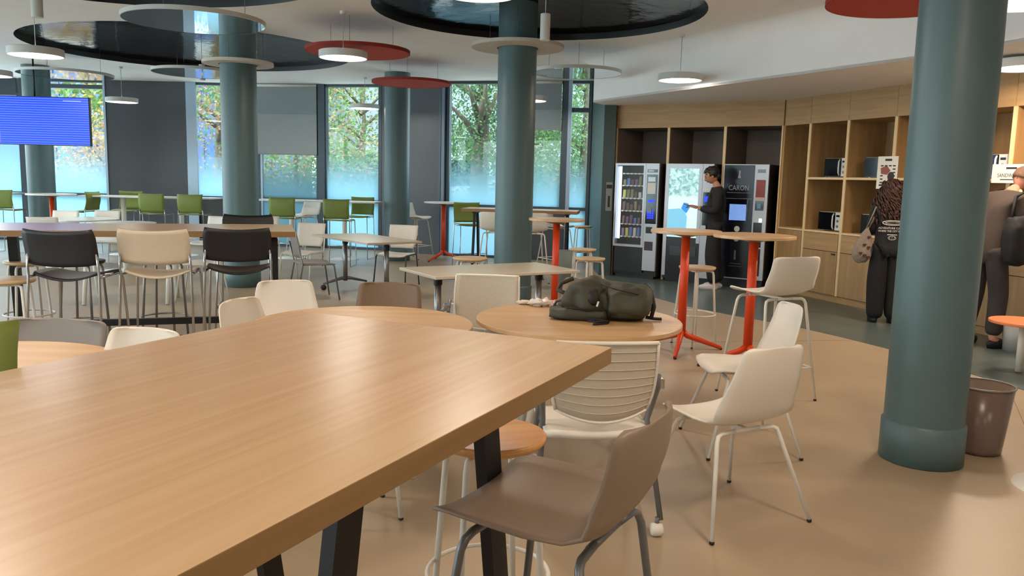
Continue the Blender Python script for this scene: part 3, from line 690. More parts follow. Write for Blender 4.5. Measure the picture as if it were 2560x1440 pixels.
gc = shell_chair('shell_chair', 'wide grey shell chair at lower left behind the green chair', 'chair', GREYP, GREYM, sh=.44, bh=.36, foot=(.26, .25), sw=.50, bw=.50, lean=.06); gc.location = (-2.20, 3.62, 0); gc.rotation_euler.z = math.radians(178)
ic = dup(wc, (P(365, 830, 3.46)[0] - .06, 3.20, 0), math.radians(168), 'white shell chair at lower left beside the grey one, only its curved top rim showing')
# conference chairs
def conf_chair(label, loc, rz, castors=True):
    r = thing('conference_chair', label, 'chair', loc, rz)
    def seat(u, v):
        x = u * 2 - 1; k = max(0, abs(x) - .7) / .3; w = .245 * (1 - .04 * v) * (1 - .30 * max(0, abs(v * 2 - 1) - .75) ** 2 / .0625 * .5); y = .225 - v * .475 + .03 * x * x * (1 if v > .9 else 0)
        return (x * w, y, .455 - .008 * k * k - .012 * max(0, .2 - v) / .2)
    m = MB(); m.grid(seat, 14, 10); m.obj('seat', WHITEP, r, solid=.028)
    def back(u, v):
        x = u * 2 - 1; w = .235 - .02 * v; low = .05 * x * x * (1 - v) ** 2
        return (x * w * (1 - .16 * (1 - v) ** 3), -.215 - .09 * v - .035 * (1 - x * x) * (1 - .4 * v), .50 + .36 * v + low)
    m = MB(); m.grid(back, 14, 10); bk = m.obj('mesh_back', mat('white_mesh_back', (196, 186, 170), .6, noise_amt=.04, nscale=90), r, solid=.006)
    m = MB(); m.tube([back(u / 16, 1) for u in range(17)], .009, 8); m.tube([back(0, v / 8) for v in range(9)], .007, 8); m.tube([back(1, v / 8) for v in range(9)], .007, 8); m.tube([back(u / 16, 0) for u in range(17)], .007, 8); m.obj('back_rim', WHITEP, bk)
    m = MB()
    for k in range(1, 9): m.tube([Vector(back(u / 12, k / 9)) + Vector((0, -.0015, 0)) for u in range(13)], .0022, 5)
    m.obj('mesh_ribs', mat('mesh_rib', (196, 186, 170), .6), bk)
    for s in (-1, 1):
        m = MB(); m.tube([(s * .245, -.20, .66), (s * .262, -.12, .665), (s * .265, .05, .655)], [.012, .016, .014], 8); m.obj('armrest', GREYM, r)
        m = MB(); m.tube([(s * .245, -.215, .70), (s * .252, -.19, .64), (s * .235, -.10, .47), (s * .27, -.27, .07)], .013, 8); m.obj('leg', GREYM, r)
        m = MB(); m.tube([(s * .255, .02, .64), (s * .252, -.06, .50), (s * .255, .26, .07)], .013, 8); m.obj('leg', GREYM, r)
        m = MB(); m.box((s * .262, -.17, .655), (.04, .05, .045)); m.obj('pivot', CHROME, r, bevel=.006)
        for y in (-.27, .26):
            m = MB(); m.M = Matrix.Translation((s * .255, y, .03)) @ Matrix.Rotation(PI / 2, 4, 'Y'); m.lathe([(.0, -.024), (.026, -.024), (.030, -.012), (.030, .012), (.026, .024), (.0, .024)], n=20, cap=False); cs = m.obj('castor', WHITEP, r)
            m = MB(); m.tube([(s * .255, y, .05), (s * .255, y, .085)], .010, 8); m.obj('castor_stem', GREYM, cs)
    return r
cch = conf_chair('white mesh-backed chair on castors between the bar table and the backpack table', (.375, 3.60, 0), math.radians(5))
o = dup(cch, (-.19, 5.22, 0), math.radians(176), 'white mesh-backed chair with grey arms between the two round tables, on their far side')
# stools
s1 = stool('bar_stool', 'orange-brown wooden stool tucked under the foreground bar table', .75); s1.location = (-.055, 2.40, 0); s1.rotation_euler.z = .35
sp_ = stool('bar_stool', 'x', .75, True, SEATP); s2 = sp_; s2.location = (1.74, 7.60, 0); s2.rotation_euler.z = .5; tag(s2, 'wooden-seated white stool just behind the left orange-legged table')
dup(sp_, (P(20, 680, 5.62)[0], 5.62, 0), .3, 'pale stool cut off by the left edge, near side of the long bar table'); dup(sp_, (P(66, 650, 6.75)[0], 6.75, 0), .8, 'pale stool under the left end of the long bar table')
s3 = dup(sp_, (-.42, 7.95, 0), .2, 'wooden-seated stool behind the second grey desk, only its seat showing')
st = stool('stool', 'lower wooden stool with bent white legs, left of two by the teal wall', .64, False, SEATP, .18, .19, .028, None, .013, .15); st.location = (.915, 10.62, 0)
dup(st, (.895, 9.38, 0), .5, 'lower wooden stool with bent white legs, right and nearer of two by the teal wall')
sl = stool('stool', 'low stool under the left round table, only two white legs showing', .45, False, SEATP, .17, .20); sl.location = (-.66, 3.52, 0); sl.rotation_euler.z = .45
sg = dup(sp_, (1.20, 14.1, 0), .1, 'stool against the frosted window beside the teal wall')
# orange tripod tables
tt = tripod_table('tripod_table', 'left of two oak-topped tables with orange legs in front of the vending machines', (1.555, 7.30, 0), math.radians(8), 1.105, .315)
tt.rotation_euler.z = math.radians(-18)
tripod_table('tripod_table', 'right of two oak-topped tables with orange legs in front of the vending machines', (1.985, 6.68, 0), math.radians(30), 1.115, .33)
tripod_table('tripod_table', 'oak-topped orange-legged table right behind the middle teal column', (.48, 9.05, 0), .4, 1.10, .31)
tripod_table('tripod_table', 'white-topped orange-legged table against the dark panel, left of the middle teal column', (-1.29, 14.95, 0), math.radians(-35), 1.08, .36, wood_m=WTOP)
tripod_table('tripod_table', 'white-topped orange-legged table in front of the far left teal column', (-8.12, 14.3, 0), .2, 1.08, .40, wood_m=WTOP)
# grey flip desks
def quad_table(name, lab, A, B, Cc, D, h):   # A-D and B-C long sides
    A, B, Cc, D = [Vector(v) for v in (A, B, Cc, D)]; c = (A + B + Cc + D) / 4; d = ((D - A) + (Cc - B)) / 2; L = d.length; w = ((B - A).length + (Cc - D).length) / 2
    return rect_table(name, lab, (c.x, c.y, 0), math.atan2(d.y, d.x), L, w, h, 'flip', GTOP)
quad_table('folding_desk', 'pale grey folding desk on castors left of the teal column by the windows', (-2.669, 10.793), (-2.112, 11.322), (-1.194, 10.126), (-1.662, 9.538), .73)
quad_table('folding_desk', 'pale grey folding desk on castors in front of the middle teal column', (-.99, 7.097), (-.62, 6.45), (.60, 7.20), (.23, 7.82), .73)
# grey stacking chairs near the first desk
def stack_chair(label, loc, rz, pm=GREYP, lm=GREYM):
    r = thing('stacking_chair', label, 'chair', loc, rz)
    def seat(u, v): return ((u * 2 - 1) * .215 * (1 - .1 * abs(v * 2 - 1) ** 6), .21 - v * .42, .455 + .012 * abs(u * 2 - 1) ** 3 - .02 * (1 - v) ** 6)
    m = MB(); m.grid(seat, 8, 8); m.obj('seat', pm, r, solid=.014)
    def back(u, v):
        x = u * 2 - 1; return (x * .215 * (1 - .22 * (1 - v) ** 4), -.20 - .07 * v - .02 * (1 - x * x), .52 + .32 * v)
    m = MB(); m.grid(back, 10, 8); m.obj('backrest', pm, r, solid=.010)
    for s in (-1, 1):
        m = MB(); m.tube([(s * .21, -.25, .70), (s * .22, -.19, .45), (s * .235, -.27, .005)], .010, 8); m.obj('leg', lm, r)
        m = MB(); m.tube([(s * .215, -.19, .445), (s * .215, .17, .445), (s * .22, .19, .42), (s * .235, .25, .005)], .010, 8); m.obj('leg', lm, r)
    m = MB(); m.tube([(-.215, .0, .443), (.215, .0, .443)], .009, 8); m.obj('under_frame', lm, r)
    return r
g1 = stack_chair('grey stacking chair seen from the side at the left end of the grey desk', (-2.44, 9.92, 0), math.radians(-62))
wf = stack_chair('white chair with dark crossed legs pushed under the first grey desk', (-1.62, 11.25, 0), math.radians(165), WHITEP, mat('dark_grey_leg', (70, 74, 78), .5, metal=.3))
def white_stack(lab, px, Y, rz):
    x, _ = P(px, 560, Y); return dup(WS, (x, Y, 0), math.radians(rz), lab)
WS = stack_chair('white chair behind the grey stacking chair, by the right end of the long bar table', (P(756, 580, 11.2)[0], 11.2, 0), math.radians(165), WHITEP, WHITEM)
for lab, px, Y, rz in (('white chair at the low white tables left, nearer of an overlapping pair', 128, 11.6, 5), ('white chair at the low white tables left, farther of an overlapping pair', 142, 13.0, 178),
                   ('white chair at the low white tables, below the green side-on chair', 250, 13.3, 180), ('white chair just left of the column left of centre, low behind the long bar table', 520, 12.4, 160),
                   ('white chair just right of the column left of centre, low behind the long bar table', 655, 12.8, 185), ('white chair seen between the beige and right black bar chairs', 500, 9.6, 100)):
    white_stack(lab, px, Y, rz)
# low white tables
round_table('low_table', 'low round white table at left behind the bar table, farther left of two', (-6.95, 12.9, 0), .62, .74, mt=WTOP, pedestal=True)
round_table('low_table', 'low round white table at left behind the bar table, right of two', (-5.85, 12.2, 0), .45, .74, mt=WTOP, pedestal=True)
rect_table('trestle_table', 'white trestle table with splayed white legs behind the beige bar chair', (P(330, 700, 9.4)[0], 9.4, 0), .2, 1.3, .7, .74, 'trestle')
# high white tables along the windows
rect_table('high_table', 'high white table along the windows between the two left columns', (-6.55, 14.75, 0), math.radians(2), 2.35, .6, 1.06, 'posts')
rect_table('high_table', 'high white table along the windows left of the teal column by the windows', (-3.55, 14.75, 0), math.radians(-3), 2.22, .6, 1.06, 'posts')
rect_table('high_table', 'high white table cut off by the left edge of the photo', (-10.1, 14.8, 0), 0, 2.1, .6, 1.06, 'posts')
# green bar chairs
gp = green_chair('bar_chair', 'green bar chair cut off by the left edge, beside the bar table in the foreground')
gp.location = (-1.52, 2.24, 0); gp.rotation_euler.z = math.radians(8)
for px, Y, rz, lab in ((3, 14.3, 0, 'green bar chair at the windows, cut off by the left edge'), (211, 14.6, 86, 'green bar chair seen side-on at the high white table'),
    (322, 15.3, 182, 'green bar chair on the window side of the high white table'), (379, 14.15, 2, 'green bar chair at the high white table, left of two seen full from behind'),
    (476, 14.2, 0, 'green bar chair at the high white table, right of two seen full from behind'), (706, 13.7, 0, 'green bar chair right of the column left of centre'),
    (842, 13.45, -2, 'green bar chair in front of the thick window post'), (900, 15.1, 172, 'green bar chair just left of the teal column by the windows'),
    (1177, 13.3, 200, 'green bar chair left of the middle teal column behind the black-legged table')):
    x, _ = P(px, 520, Y); o = dup(gp, (x, Y + (.2 if abs(rz) < 50 else -.1), 0), math.radians(rz), lab)
# white shell bar chairs at the back
for px, Y, rz, lab in ((1040, 15.25, -118, 'white shell bar chair seen side-on right of the teal column by the windows'), (760, 15.0, 150, 'white bar chair against the window behind the right end of the high table'),
    (1243, 12.1, -12, 'pale bar chair half hidden by the left side of the middle teal column'), (1328, 12.1, 8, 'white shell bar chair just right of the middle teal column, nearer of two'),
    (1392, 13.4, -60, 'white shell bar chair behind the orange-legged table right of the middle column')):
    x, _ = P(px, 560, Y); dup(bc, (x, Y, 0), math.radians(rz), lab)
# black-framed bar table at back right
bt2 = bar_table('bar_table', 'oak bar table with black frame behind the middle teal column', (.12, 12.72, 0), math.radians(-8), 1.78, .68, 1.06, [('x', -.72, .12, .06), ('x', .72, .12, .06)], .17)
m = MB(); m.b2(-.74, -.70, -.22, .22, .20, .25); m.obj('cross_bar', BLACKM, bt2)
# grey bin by stools
m = MB(); m.lathe([(.001, .0), (.15, 0), (.17, .55), (.16, .55), (.14, .02), (.001, .02)], n=28, cap=False); tag(m.obj('waste_bin', mat('grey_green_bin', (110, 122, 118), .6), loc=(.72, 11.3, 0)), 'grey bin standing behind the two low stools', 'bin')
# ---------------------------------------------------------------- kitchen wall
A0 = Vector((1.618, 13.098)); DA = Vector((.83, -.557)).normalized(); TA = math.atan2(DA.y, DA.x); NA = Vector((DA.y, -DA.x))
B0 = Vector((3.83, 11.86)); DB = Vector((.325, -.946)).normalized(); TB = math.atan2(DB.y, DB.x); NB = Vector((DB.y, -DB.x))
def onA(s, back=0): p = A0 + DA * s - NA * back; return (p.x, p.y, 0)
def onB(s, back=0): p = B0 + DB * s - NB * back; return (p.x, p.y, 0)
# local frame: x right, -y towards the room. origin = front left corner
HN = 2.37
def alcove(s0, s1, lab, first=False):
    w = s1 - s0; r = thing('alcove_cabinet', lab, 'cabinet', onA(s0, .16), TA); d = .98
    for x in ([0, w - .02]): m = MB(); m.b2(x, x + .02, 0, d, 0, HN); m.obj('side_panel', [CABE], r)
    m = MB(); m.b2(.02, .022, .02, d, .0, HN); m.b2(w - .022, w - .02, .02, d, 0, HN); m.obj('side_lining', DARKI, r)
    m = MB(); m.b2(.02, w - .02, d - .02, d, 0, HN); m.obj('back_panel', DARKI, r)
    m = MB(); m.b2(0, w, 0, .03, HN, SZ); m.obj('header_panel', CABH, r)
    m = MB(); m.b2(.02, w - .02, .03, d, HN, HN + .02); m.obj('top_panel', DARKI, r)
    return r
alcove(-.10, .80, 'plywood alcove around the left vending machine, beside the teal wall'); alcove(.80, 1.70, 'plywood alcove around the bright middle vending machine'); alcove(1.70, 2.55, 'plywood alcove around the dark right vending machine')
KN = mat('dark_knob', (52, 36, 26), .4)
def unit(s0, s1, lab, kind='bay', knob=1):
    w = s1 - s0; r = thing('kitchen_cabinet', lab, 'cabinet', onB(s0), TB); d = .62
    m = MB(); m.b2(0, .022, 0, d, .09, HN); m.obj('side_panel', [CABE], r); m = MB(); m.b2(w - .022, w, 0, d, .09, HN); m.obj('side_panel', [CABE], r)
    m = MB(); m.b2(.022, w - .022, d - .02, d, .09, HN); m.obj('back_panel', CABW, r)
    m = MB(); m.b2(.022, .024, .012, d - .02, .93, HN); m.b2(w - .024, w - .022, .012, d - .02, .93, HN); m.obj('side_lining', CABW, r)
    m = MB(); m.b2(.002, w - .002, 0, .025, HN, SZ); m.b2(0, w, .025, d, HN, HN + .02); m.obj('header_panel', CABH, r)
    m = MB(); m.b2(0, w, .02, d - .02, 0, .085); m.obj('plinth', CABH, r)
    m = MB(); m.b2(.022, w - .022, -.004, d - .02, .905, .93); m.obj('counter', CABE, r)
    if kind == 'bay':
        m = MB(); m.b2(.022, w - .022, -.002, d - .02, 1.615, 1.645); m.obj('shelf', CABE, r)
        m = MB(); m.b2(.028, w - .028, -.006, .014, .672, .90); m.obj('drawer', CABH, r)
        m = MB(); m.b2(.028, w - .028, -.006, .014, .095, .664); dd = m.obj('door', CABW, r)
        m = MB(); m.b2(w - .12, w - .06, -.022, -.006, .628, .648); m.obj('knob', KN, dd)
    else:
        m = MB(); m.b2(.028, w - .028, -.006, .014, .095, .90); m.obj('door', CABW, r)
    return r
units = [(.03, .60, 'narrow plywood niche cabinet in the corner right of the vending machines', 'niche'), (.60, 1.335, 'plywood kitchen cabinet with two microwaves, left of two', 'bay'),
         (1.335, 2.135, 'plywood kitchen cabinet behind the curly-haired person', 'bay'), (2.135, 2.91, 'plywood kitchen cabinet mostly hidden behind the nearest thick column', 'bay'),
         (2.91, 3.70, 'plywood kitchen cabinet just right of the nearest thick column', 'bay'), (3.70, 4.50, 'brightly lit plywood kitchen cabinet cut off by the right edge', 'bay')]
for a, b, l_, k in units: unit(a, b, l_, k)
# vending machines
def machine(s, w, lab, h=1.815):
    return thing('vending_machine', lab, 'vending machine', onA(s), TA), w, h
MBODY = mat('machine_body', (34, 33, 36), .4, spec=.4); MGL = mat('machine_dark_glass', (14, 15, 18), .08, spec=.6)
WS_ = mat('white_sticker', (214, 214, 210), .5); BLUEL = mat('blue_keypad_light', (20, 20, 160), .4, emit=(20, 40, 255), estr=2.0)
def frame4(m, x0, x1, z0, z1, t, y0, y1): m.b2(x0, x1, y0, y1, z1 - t, z1); m.b2(x0, x1, y0, y1, z0, z0 + t); m.b2(x0, x0 + t, y0, y1, z0 + t, z1 - t); m.b2(x1 - t, x1, y0, y1, z0 + t, z1 - t)
# -- snack machine
r, w, h = machine(0, .75, 'snack vending machine with lit shelves, left of three')
m = MB(); m.b2(0, w, .42, .85, .05, h); m.b2(0, .03, .05, .42, .05, h); m.b2(w * .72, w, .02, .42, .05, h); m.b2(0, w * .72, .05, .42, .05, .52); m.b2(0, w * .72, .05, .42, h - .03, h); m.b2(.04, w - .04, .03, .8, 0, .05); m.obj('body', MBODY, r)
m = MB(); frame4(m, 0, w * .70, .50, h, .035, -.02, .05); m.obj('door_frame', SILVER, r)
m = MB(); m.b2(w * .705, w, -.02, .02, .14, h); cp = m.obj('control_panel', SILVER, r)
m = MB(); m.b2(.03, w * .705, -.012, .05, .10, .50); m.obj('pickup_door', mat('pickup_black', (18, 18, 20), .3), r)
m = MB(); m.b2(.036, w * .70 - .036, .0, .004, .535, h - .036); m.obj('glass', mat('machine_glass', (230, 240, 245), .02, spec=.6, alpha=.04), r)
m = MB(); m.b2(.045, .085, .03, .05, .62, h - .05); m.obj('light_tube', mat('cool_tube', (230, 240, 255), .4, emit=(205, 232, 255), estr=2.2), r)
random.seed(5)
shz = [.66, .86, 1.07, 1.27, 1.47, 1.66]
SNACK = [mat('snack_%s' % n, c, .5) for n, c in (('white', (200, 200, 196)), ('brown', (96, 60, 44)), ('olive', (120, 118, 70)), ('blue', (90, 120, 190)), ('grey', (100, 106, 110)), ('yellow', (196, 190, 90)), ('purple', (110, 84, 120)))]
for k, z in enumerate(shz):
    m = MB(); m.b2(.09, w * .70 - .04, .06, .40, z - .012, z); sh_ = m.obj('shelf', SILVER, r)
    for j in range(6):
        x = .115 + j * .068
        m = MB(); m.b2(x - .014, x + .014, .054, .06, z - .018, z + .004); m.obj('price_tag', WS_, sh_)
for k, z in enumerate(shz[:-1]):
    for j in range(6):
        x = .115 + j * .068; hh = random.uniform(.09, .15)
        m = MB(); m.box((x, .11, z + hh / 2), (.048, .03, hh), rx=random.uniform(-.12, .05)); o = m.obj('snack_packet', random.choice(SNACK), None, bevel=.004)
        o.location = onA(0); o.rotation_euler.z = TA; tag(o, 'snack packet on a shelf of the left vending machine', 'snack', 'snacks in the vending machine')
m = MB(); m.b2(.74 * w, .97 * w, -.024, -.02, h - .14, h - .09); m.obj('badge', MGL, cp)
m = MB(); m.b2(.77 * w, .89 * w, -.026, -.0242, h - .128, h - .102); m.obj('badge_plate', WS_, cp)
m = MB(); m.b2(.735 * w, .975 * w, -.024, -.02, .88, h - .17); bl = m.obj('panel', MGL, cp)
m = MB(); m.b2(.77 * w, .93 * w, -.027, -.0242, h - .28, h - .21); m.obj('bill_slot', SILVER, bl)
m = MB(); m.b2(.76 * w, .94 * w, -.027, -.0242, h - .47, h - .30); m.obj('notice', WS_, bl)
m = MB(); m.b2(.79 * w, .93 * w, -.027, -.0242, h - .60, h - .56); m.obj('display', BLUEL, bl)
m = MB(); m.b2(.78 * w, .87 * w, -.029, -.0242, h - .76, h - .69); m.obj('card_reader', GREYM, bl)
for i in range(3):
    for j in range(4): m = MB(); m.b2((.775 + i * .052) * w, (.815 + i * .052) * w, -.028, -.0242, .96 + j * .035, .985 + j * .035); m.obj('key', BLUEL, bl)
m = MB(); m.b2(.76 * w, .90 * w, -.024, -.02, .73, .83); m.obj('coin_slot', MGL, cp)
m = MB(); m.b2(.74 * w, .93 * w, -.024, -.02, .46, .60); m.obj('coin_return', mat('coin_return', (54, 40, 50), .4), cp)
# -- drinks machine with bright picture
r, w, h = machine(.865, .775, 'drinks vending machine with bright blue and white picture, behind the standing person')
m = MB(); m.b2(0, w, .02, .85, .05, h); m.b2(.04, w - .04, .03, .8, 0, .05); m.obj('body', MBODY, r)
m = MB(); m.b2(0, w * .76, -.02, .02, h - .07, h); m.b2(0, .055, -.02, .02, .10, h - .07); m.b2(w * .69, w * .76, -.02, .02, .62, h - .07); m.obj('door_frame', SILVER, r)
m = MB(); m.b2(w * .765, w * .98, -.02, .02, .10, h); cp = m.obj('control_panel', SILVER, r)
m = MB(); m.b2(.79 * w, .96 * w, -.024, -.02, .9, h - .42); bl = m.obj('panel', MGL, cp)
m = MB(); m.b2(.82 * w, .91 * w, -.027, -.0242, h - .56, h - .48); m.obj('display', BLUEL, bl)
m = MB(); m.b2(.79 * w, .96 * w, -.026, -.02, h - .40, h - .36); m.obj('sticker', WS_, cp)
m = MB(); m.b2(.055, w * .76, -.012, .02, .10, .70); m.obj('pickup_door', mat('pickup_black', (18, 18, 20), .3), r)
m = MB(); m.b2(.12, w * .7, -.022, -.012, .42, .56); m.obj('pickup_flap', mat('flap_grey', (52, 50, 56), .35), r)
def bright_picture():
    m = bpy.data.materials.new('lit_picture'); m.use_nodes = True; n = m.node_tree.nodes; l = m.node_tree.links; b = n['Principled BSDF']; b.inputs['Base Color'].default_value = (.1, .12, .12, 1); b.inputs['Roughness'].default_value = .2
    t = n.new('ShaderNodeTexCoord'); no = n.new('ShaderNodeTexNoise'); no.inputs['Scale'].default_value = 11; no.inputs['Detail'].default_value = 5; no.inputs['Distortion'].default_value = 1.5
    r = n.new('ShaderNodeValToRGB'); r.color_ramp.elements[0].position = .36; r.color_ramp.elements[0].color = s2l((70, 150, 150)); r.color_ramp.elements[1].position = .62; r.color_ramp.elements[1].color = s2l((205, 250, 245))
    sx = n.new('ShaderNodeSeparateXYZ'); mr = n.new('ShaderNodeMapRange'); mr.inputs[1].default_value = 1.30; mr.inputs[2].default_value = 1.36; mr.inputs[3].default_value = 1; mr.inputs[4].default_value = 0
    no2 = n.new('ShaderNodeTexNoise'); no2.inputs['Scale'].default_value = 5; r2 = n.new('ShaderNodeValToRGB'); r2.color_ramp.elements[0].color = s2l((200, 246, 240)); r2.color_ramp.elements[1].color = s2l((244, 255, 250))
    mx = n.new('ShaderNodeMixRGB'); l.new(t.outputs['Object'], no.inputs['Vector']); l.new(t.outputs['Object'], no2.inputs['Vector']); l.new(t.outputs['Object'], sx.inputs[0]); l.new(sx.outputs['Z'], mr.inputs[0])
    l.new(no.outputs['Fac'], r.inputs[0]); l.new(no2.outputs['Fac'], r2.inputs[0]); l.new(mr.outputs[0], mx.inputs[0]); l.new(r.outputs[0], mx.inputs[1]); l.new(r2.outputs[0], mx.inputs[2])
    l.new(mx.outputs[0], b.inputs['Emission Color']); b.inputs['Emission Strength'].default_value = .62; return m
m = MB(); m.b2(.055, w * .69, -.010, .02, .70, h - .07); pic = m.obj('lit_picture', bright_picture(), r)
BL2 = mat('picture_bottle', (60, 90, 100), .3, emit=(130, 210, 240), estr=.6); BL3 = mat('picture_cap', (10, 60, 90), .3, emit=(30, 140, 230), estr=.7)
m = MB(); m.M = Matrix.Rotation(PI / 2, 4, 'X'); m.prism([(.06, .72), (.36, .72), (.37, 1.02), (.33, 1.10), (.25, 1.14), (.06, 1.12)], .011, .0125); m.obj('picture_bottle', BL2, pic)
m = MB(); m.M = Matrix.Rotation(PI / 2, 4, 'X'); m.prism([(.27, 1.14), (.36, 1.07), (.41, 1.16), (.38, 1.22), (.31, 1.23)], .013, .0145); m.obj('picture_cap', BL3, pic)
# -- coffee machine
r, w, h = machine(1.775, .665, 'dark coffee vending machine with a small screen, right of three')
m = MB(); m.b2(0, w, .02, .80, .14, h); m.b2(.02, w - .02, .04, .78, 0, .14); m.obj('body', MBODY, r)
m = MB(); m.b2(0, w, -.02, .02, h - .012, h); m.b2(0, .012, -.02, .02, .15, h - .012); m.b2(0, w * .70, -.02, .02, .14, .155); m.obj('edge_frame', SILVER, r)
m = MB(); m.b2(.012, w * .70, -.018, .02, .155, h - .012); fp_ = m.obj('front_door', mat('coffee_front', (20, 21, 30), .22, spec=.5, noise_amt=.25, nscale=6), r)
m = MB(); m.b2(w * .70, w, -.02, .02, .14, h - .012); cp = m.obj('control_panel', SILVER, r)
GREYT = mat('grey_print', (150, 150, 158), .5); XZ = Matrix.Rotation(PI / 2, 4, 'X')
def txt(par, s_, size, x, y, z, mt_, name, wscale=1.0, ang=0):
    m = MB(); text_mb(m, s_, size, Matrix.Translation((x, y, z)) @ Matrix.Rotation(ang, 4, 'Y') @ XZ @ Matrix.Diagonal((wscale, 1, 1, 1)), .0006); return m.obj(name, mt_, par)
txt(fp_, 'CARON', .105, w * .36, -.0195, h - .345, GREYT, 'lettering', .82)
m = MB(); m.lathe([(.0, 0), (.026, 0), (.028, .03), (.014, .07), (.012, .09), (.0, .09)], (w * .36, -.018, h - .20), 14, cap=False); 
m = MB(); m.M = XZ; m.prism([(w * .36 - .024, h - .20), (w * .36 + .024, h - .20), (w * .36 + .012, h - .15), (w * .36 + .016, h - .09), (w * .36 - .006, h - .09), (w * .36 - .012, h - .15)], .0185, .0195); m.obj('bottle_emblem', GREYT, fp_)
m = MB(); m.b2(w * .1, w * .62, -.0195, -.0185, h - .415, h - .410); m.b2(w * .08, w * .66, -.0195, -.0185, h - .50, h - .495); m.obj('print_line', GREYT, fp_)
m = MB(); m.b2(w * .155, w * .59, -.024, -.018, .985, 1.305); sf = m.obj('screen_bezel', MGL, fp_)
m = MB(); m.b2(w * .18, w * .555, -.026, -.0242, 1.0, 1.235); m.obj('screen', mat('coffee_screen', (60, 80, 110), .3, emit=(130, 165, 235), estr=.55, noise_amt=.3, nscale=14), sf)
for z in (.875, .73):
    m = MB(); m.M = XZ; m.prism([(w * .37 + .042 * math.cos(k * PI / 12), z + .042 * math.sin(k * PI / 12)) for k in range(24)], .0185, .0198); m.obj('round_symbol', WS_ if z > .8 else GREYT, fp_)
m = MB(); m.b2(w * .34, w * .38, -.0195, -.0185, .42, .56); m.b2(w * .25, w * .50, -.0195, -.0185, .36, .367); m.b2(w * .22, w * .52, -.0195, -.0185, .32, .326); m.obj('lower_print', mat('dim_print', (84, 84, 96), .5), fp_)
m = MB(); m.b2(w * .76, w * .93, -.024, -.02, h - .12, h - .07); m.obj('badge', MGL, cp)
m = MB(); m.b2(w * .745, w * .94, -.028, -.02, h - .47, h - .22); bx_ = m.obj('leaflet_box', mat('dusty_red', (140, 66, 66), .5), cp)
m = MB(); m.b2(w * .74, w * .945, -.030, -.02, h - .505, h - .47); m.obj('leaflet_rim', mat('pinkish_rim', (206, 176, 168), .5), bx_)
m = MB(); m.b2(w * .745, w * .93, -.028, -.02, h - .66, h - .52); cr_ = m.obj('card_reader', MGL, cp)
m = MB(); m.b2(w * .79, w * .87, -.031, -.0282, h - .63, h - .56); m.obj('reader_screen', mat('reader_teal', (70, 96, 108), .3, emit=(60, 110, 130), estr=.35), cr_)
m = MB(); m.b2(w * .735, w * .92, -.026, -.02, .62, .98); ni = m.obj('cup_niche', MGL, cp)
m = MB(); m.b2(w * .85, w * .91, -.028, -.02, .985, 1.04); m.obj('lit_button', mat('warm_button', (240, 240, 200), .4, emit=(250, 250, 200), estr=1.2), cp)
m = MB(); m.lathe([(.0, 0), (.032, 0), (.038, .07), (.0, .07)], (w * .83, -.05, .68), 16, cap=False); m.obj('cup_holder', WS_, ni)
m = MB(); m.b2(w * .735, w * .92, -.026, -.02, .20, .60); m.obj('waste_slot', MGL, cp)
# microwaves
def microwave():
    r = thing('microwave_oven', 'x', 'microwave', (0, 0, 0)); w, d, h = .43, .34, .255
    m = MB(); m.b2(0, w, .012, d, .012, h); m.b2(.03, .06, .05, .3, 0, .012); m.b2(w - .06, w - .03, .05, .3, 0, .012); m.obj('casing', mat('microwave_white', (206, 204, 200), .35), r, bevel=.004)
    m = MB(); m.b2(.004, w * .74, -.006, .012, .016, h - .004); m.obj('door', MGL, r)
    m = MB(); m.tube([(w * .70, -.006, .03), (w * .725, -.034, .06), (w * .73, -.038, h / 2), (w * .725, -.034, h - .05), (w * .70, -.006, h - .02)], .010, 8); m.obj('handle', mat('handle_white', (226, 226, 228), .3), r)
    m = MB(); m.b2(w * .76, w - .004, -.004, .012, .016, h - .004); p = m.obj('control_panel', mat('mw_panel', (210, 208, 204), .4), r)
    m = MB(); m.b2(w * .80, w * .95, -.006, -.004, h - .06, h - .035); m.obj('display', MGL, p)
    for z in (.07, .14): m = MB(); m.M = Matrix.Translation((w * .875, -.004, z)) @ Matrix.Rotation(PI / 2, 4, 'X'); m.disc((0, 0, 0), .018, .01, 16); m.obj('dial', GREYM, p)
    return r
MW = microwave()
for i, (s, z, lab) in enumerate(((.82, 1.645, 'microwave on the upper shelf of the left kitchen bay'), (.78, .93, 'microwave on the counter of the left kitchen bay'), (1.56, 1.645, 'microwave on the upper shelf, right of the other upper one, by the poster'),
        (1.58, .93, 'dark microwave on the counter, half hidden by the tote bag'), (3.16, 1.645, 'microwave on the upper shelf just right of the nearest thick column'))):
    p = onB(s, .10)
    if i == 0: MW.location = (p[0], p[1], z); MW.rotation_euler.z = TB; MW['label'] = lab
    else: dup(MW, (p[0], p[1], z), TB, lab)
# poster, notices
PAP = mat('paper_white', (232, 226, 214), .7); INK = mat('print_black', (50, 46, 46), .7); PINKI = mat('print_red_brown', (150, 84, 74), .7)
ps = thing('poster', 'white poster with rows of small print and a red picture on the cabinet post', 'poster', (*onB(1.93, -.03)[:2], 1.51), TB + math.radians(4))
m = MB(); m.b2(0, .30, -.003, 0, 0, .39); m.obj('sheet', PAP, ps)
m = MB(); m.b2(.11, .21, -.0045, -.0032, .335, .36); m.obj('heading_bar', INK, ps)
for j in range(6):
    for i in range(4):
        if 1 <= j <= 4 and i < 3 and not (i == 0 and j < 3): continue
        m = MB(); m.b2(.05 + i * .06, .09 + i * .06, -.0045, -.0032, .07 + j * .04, .085 + j * .04); m.obj('print_block', INK, ps)
m = MB(); m.M = XZ; m.prism([(.05, .25), (.14, .28), (.20, .22), (.15, .17), (.06, .18)], .0034, .0044); m.obj('picture_red', PINKI, ps)
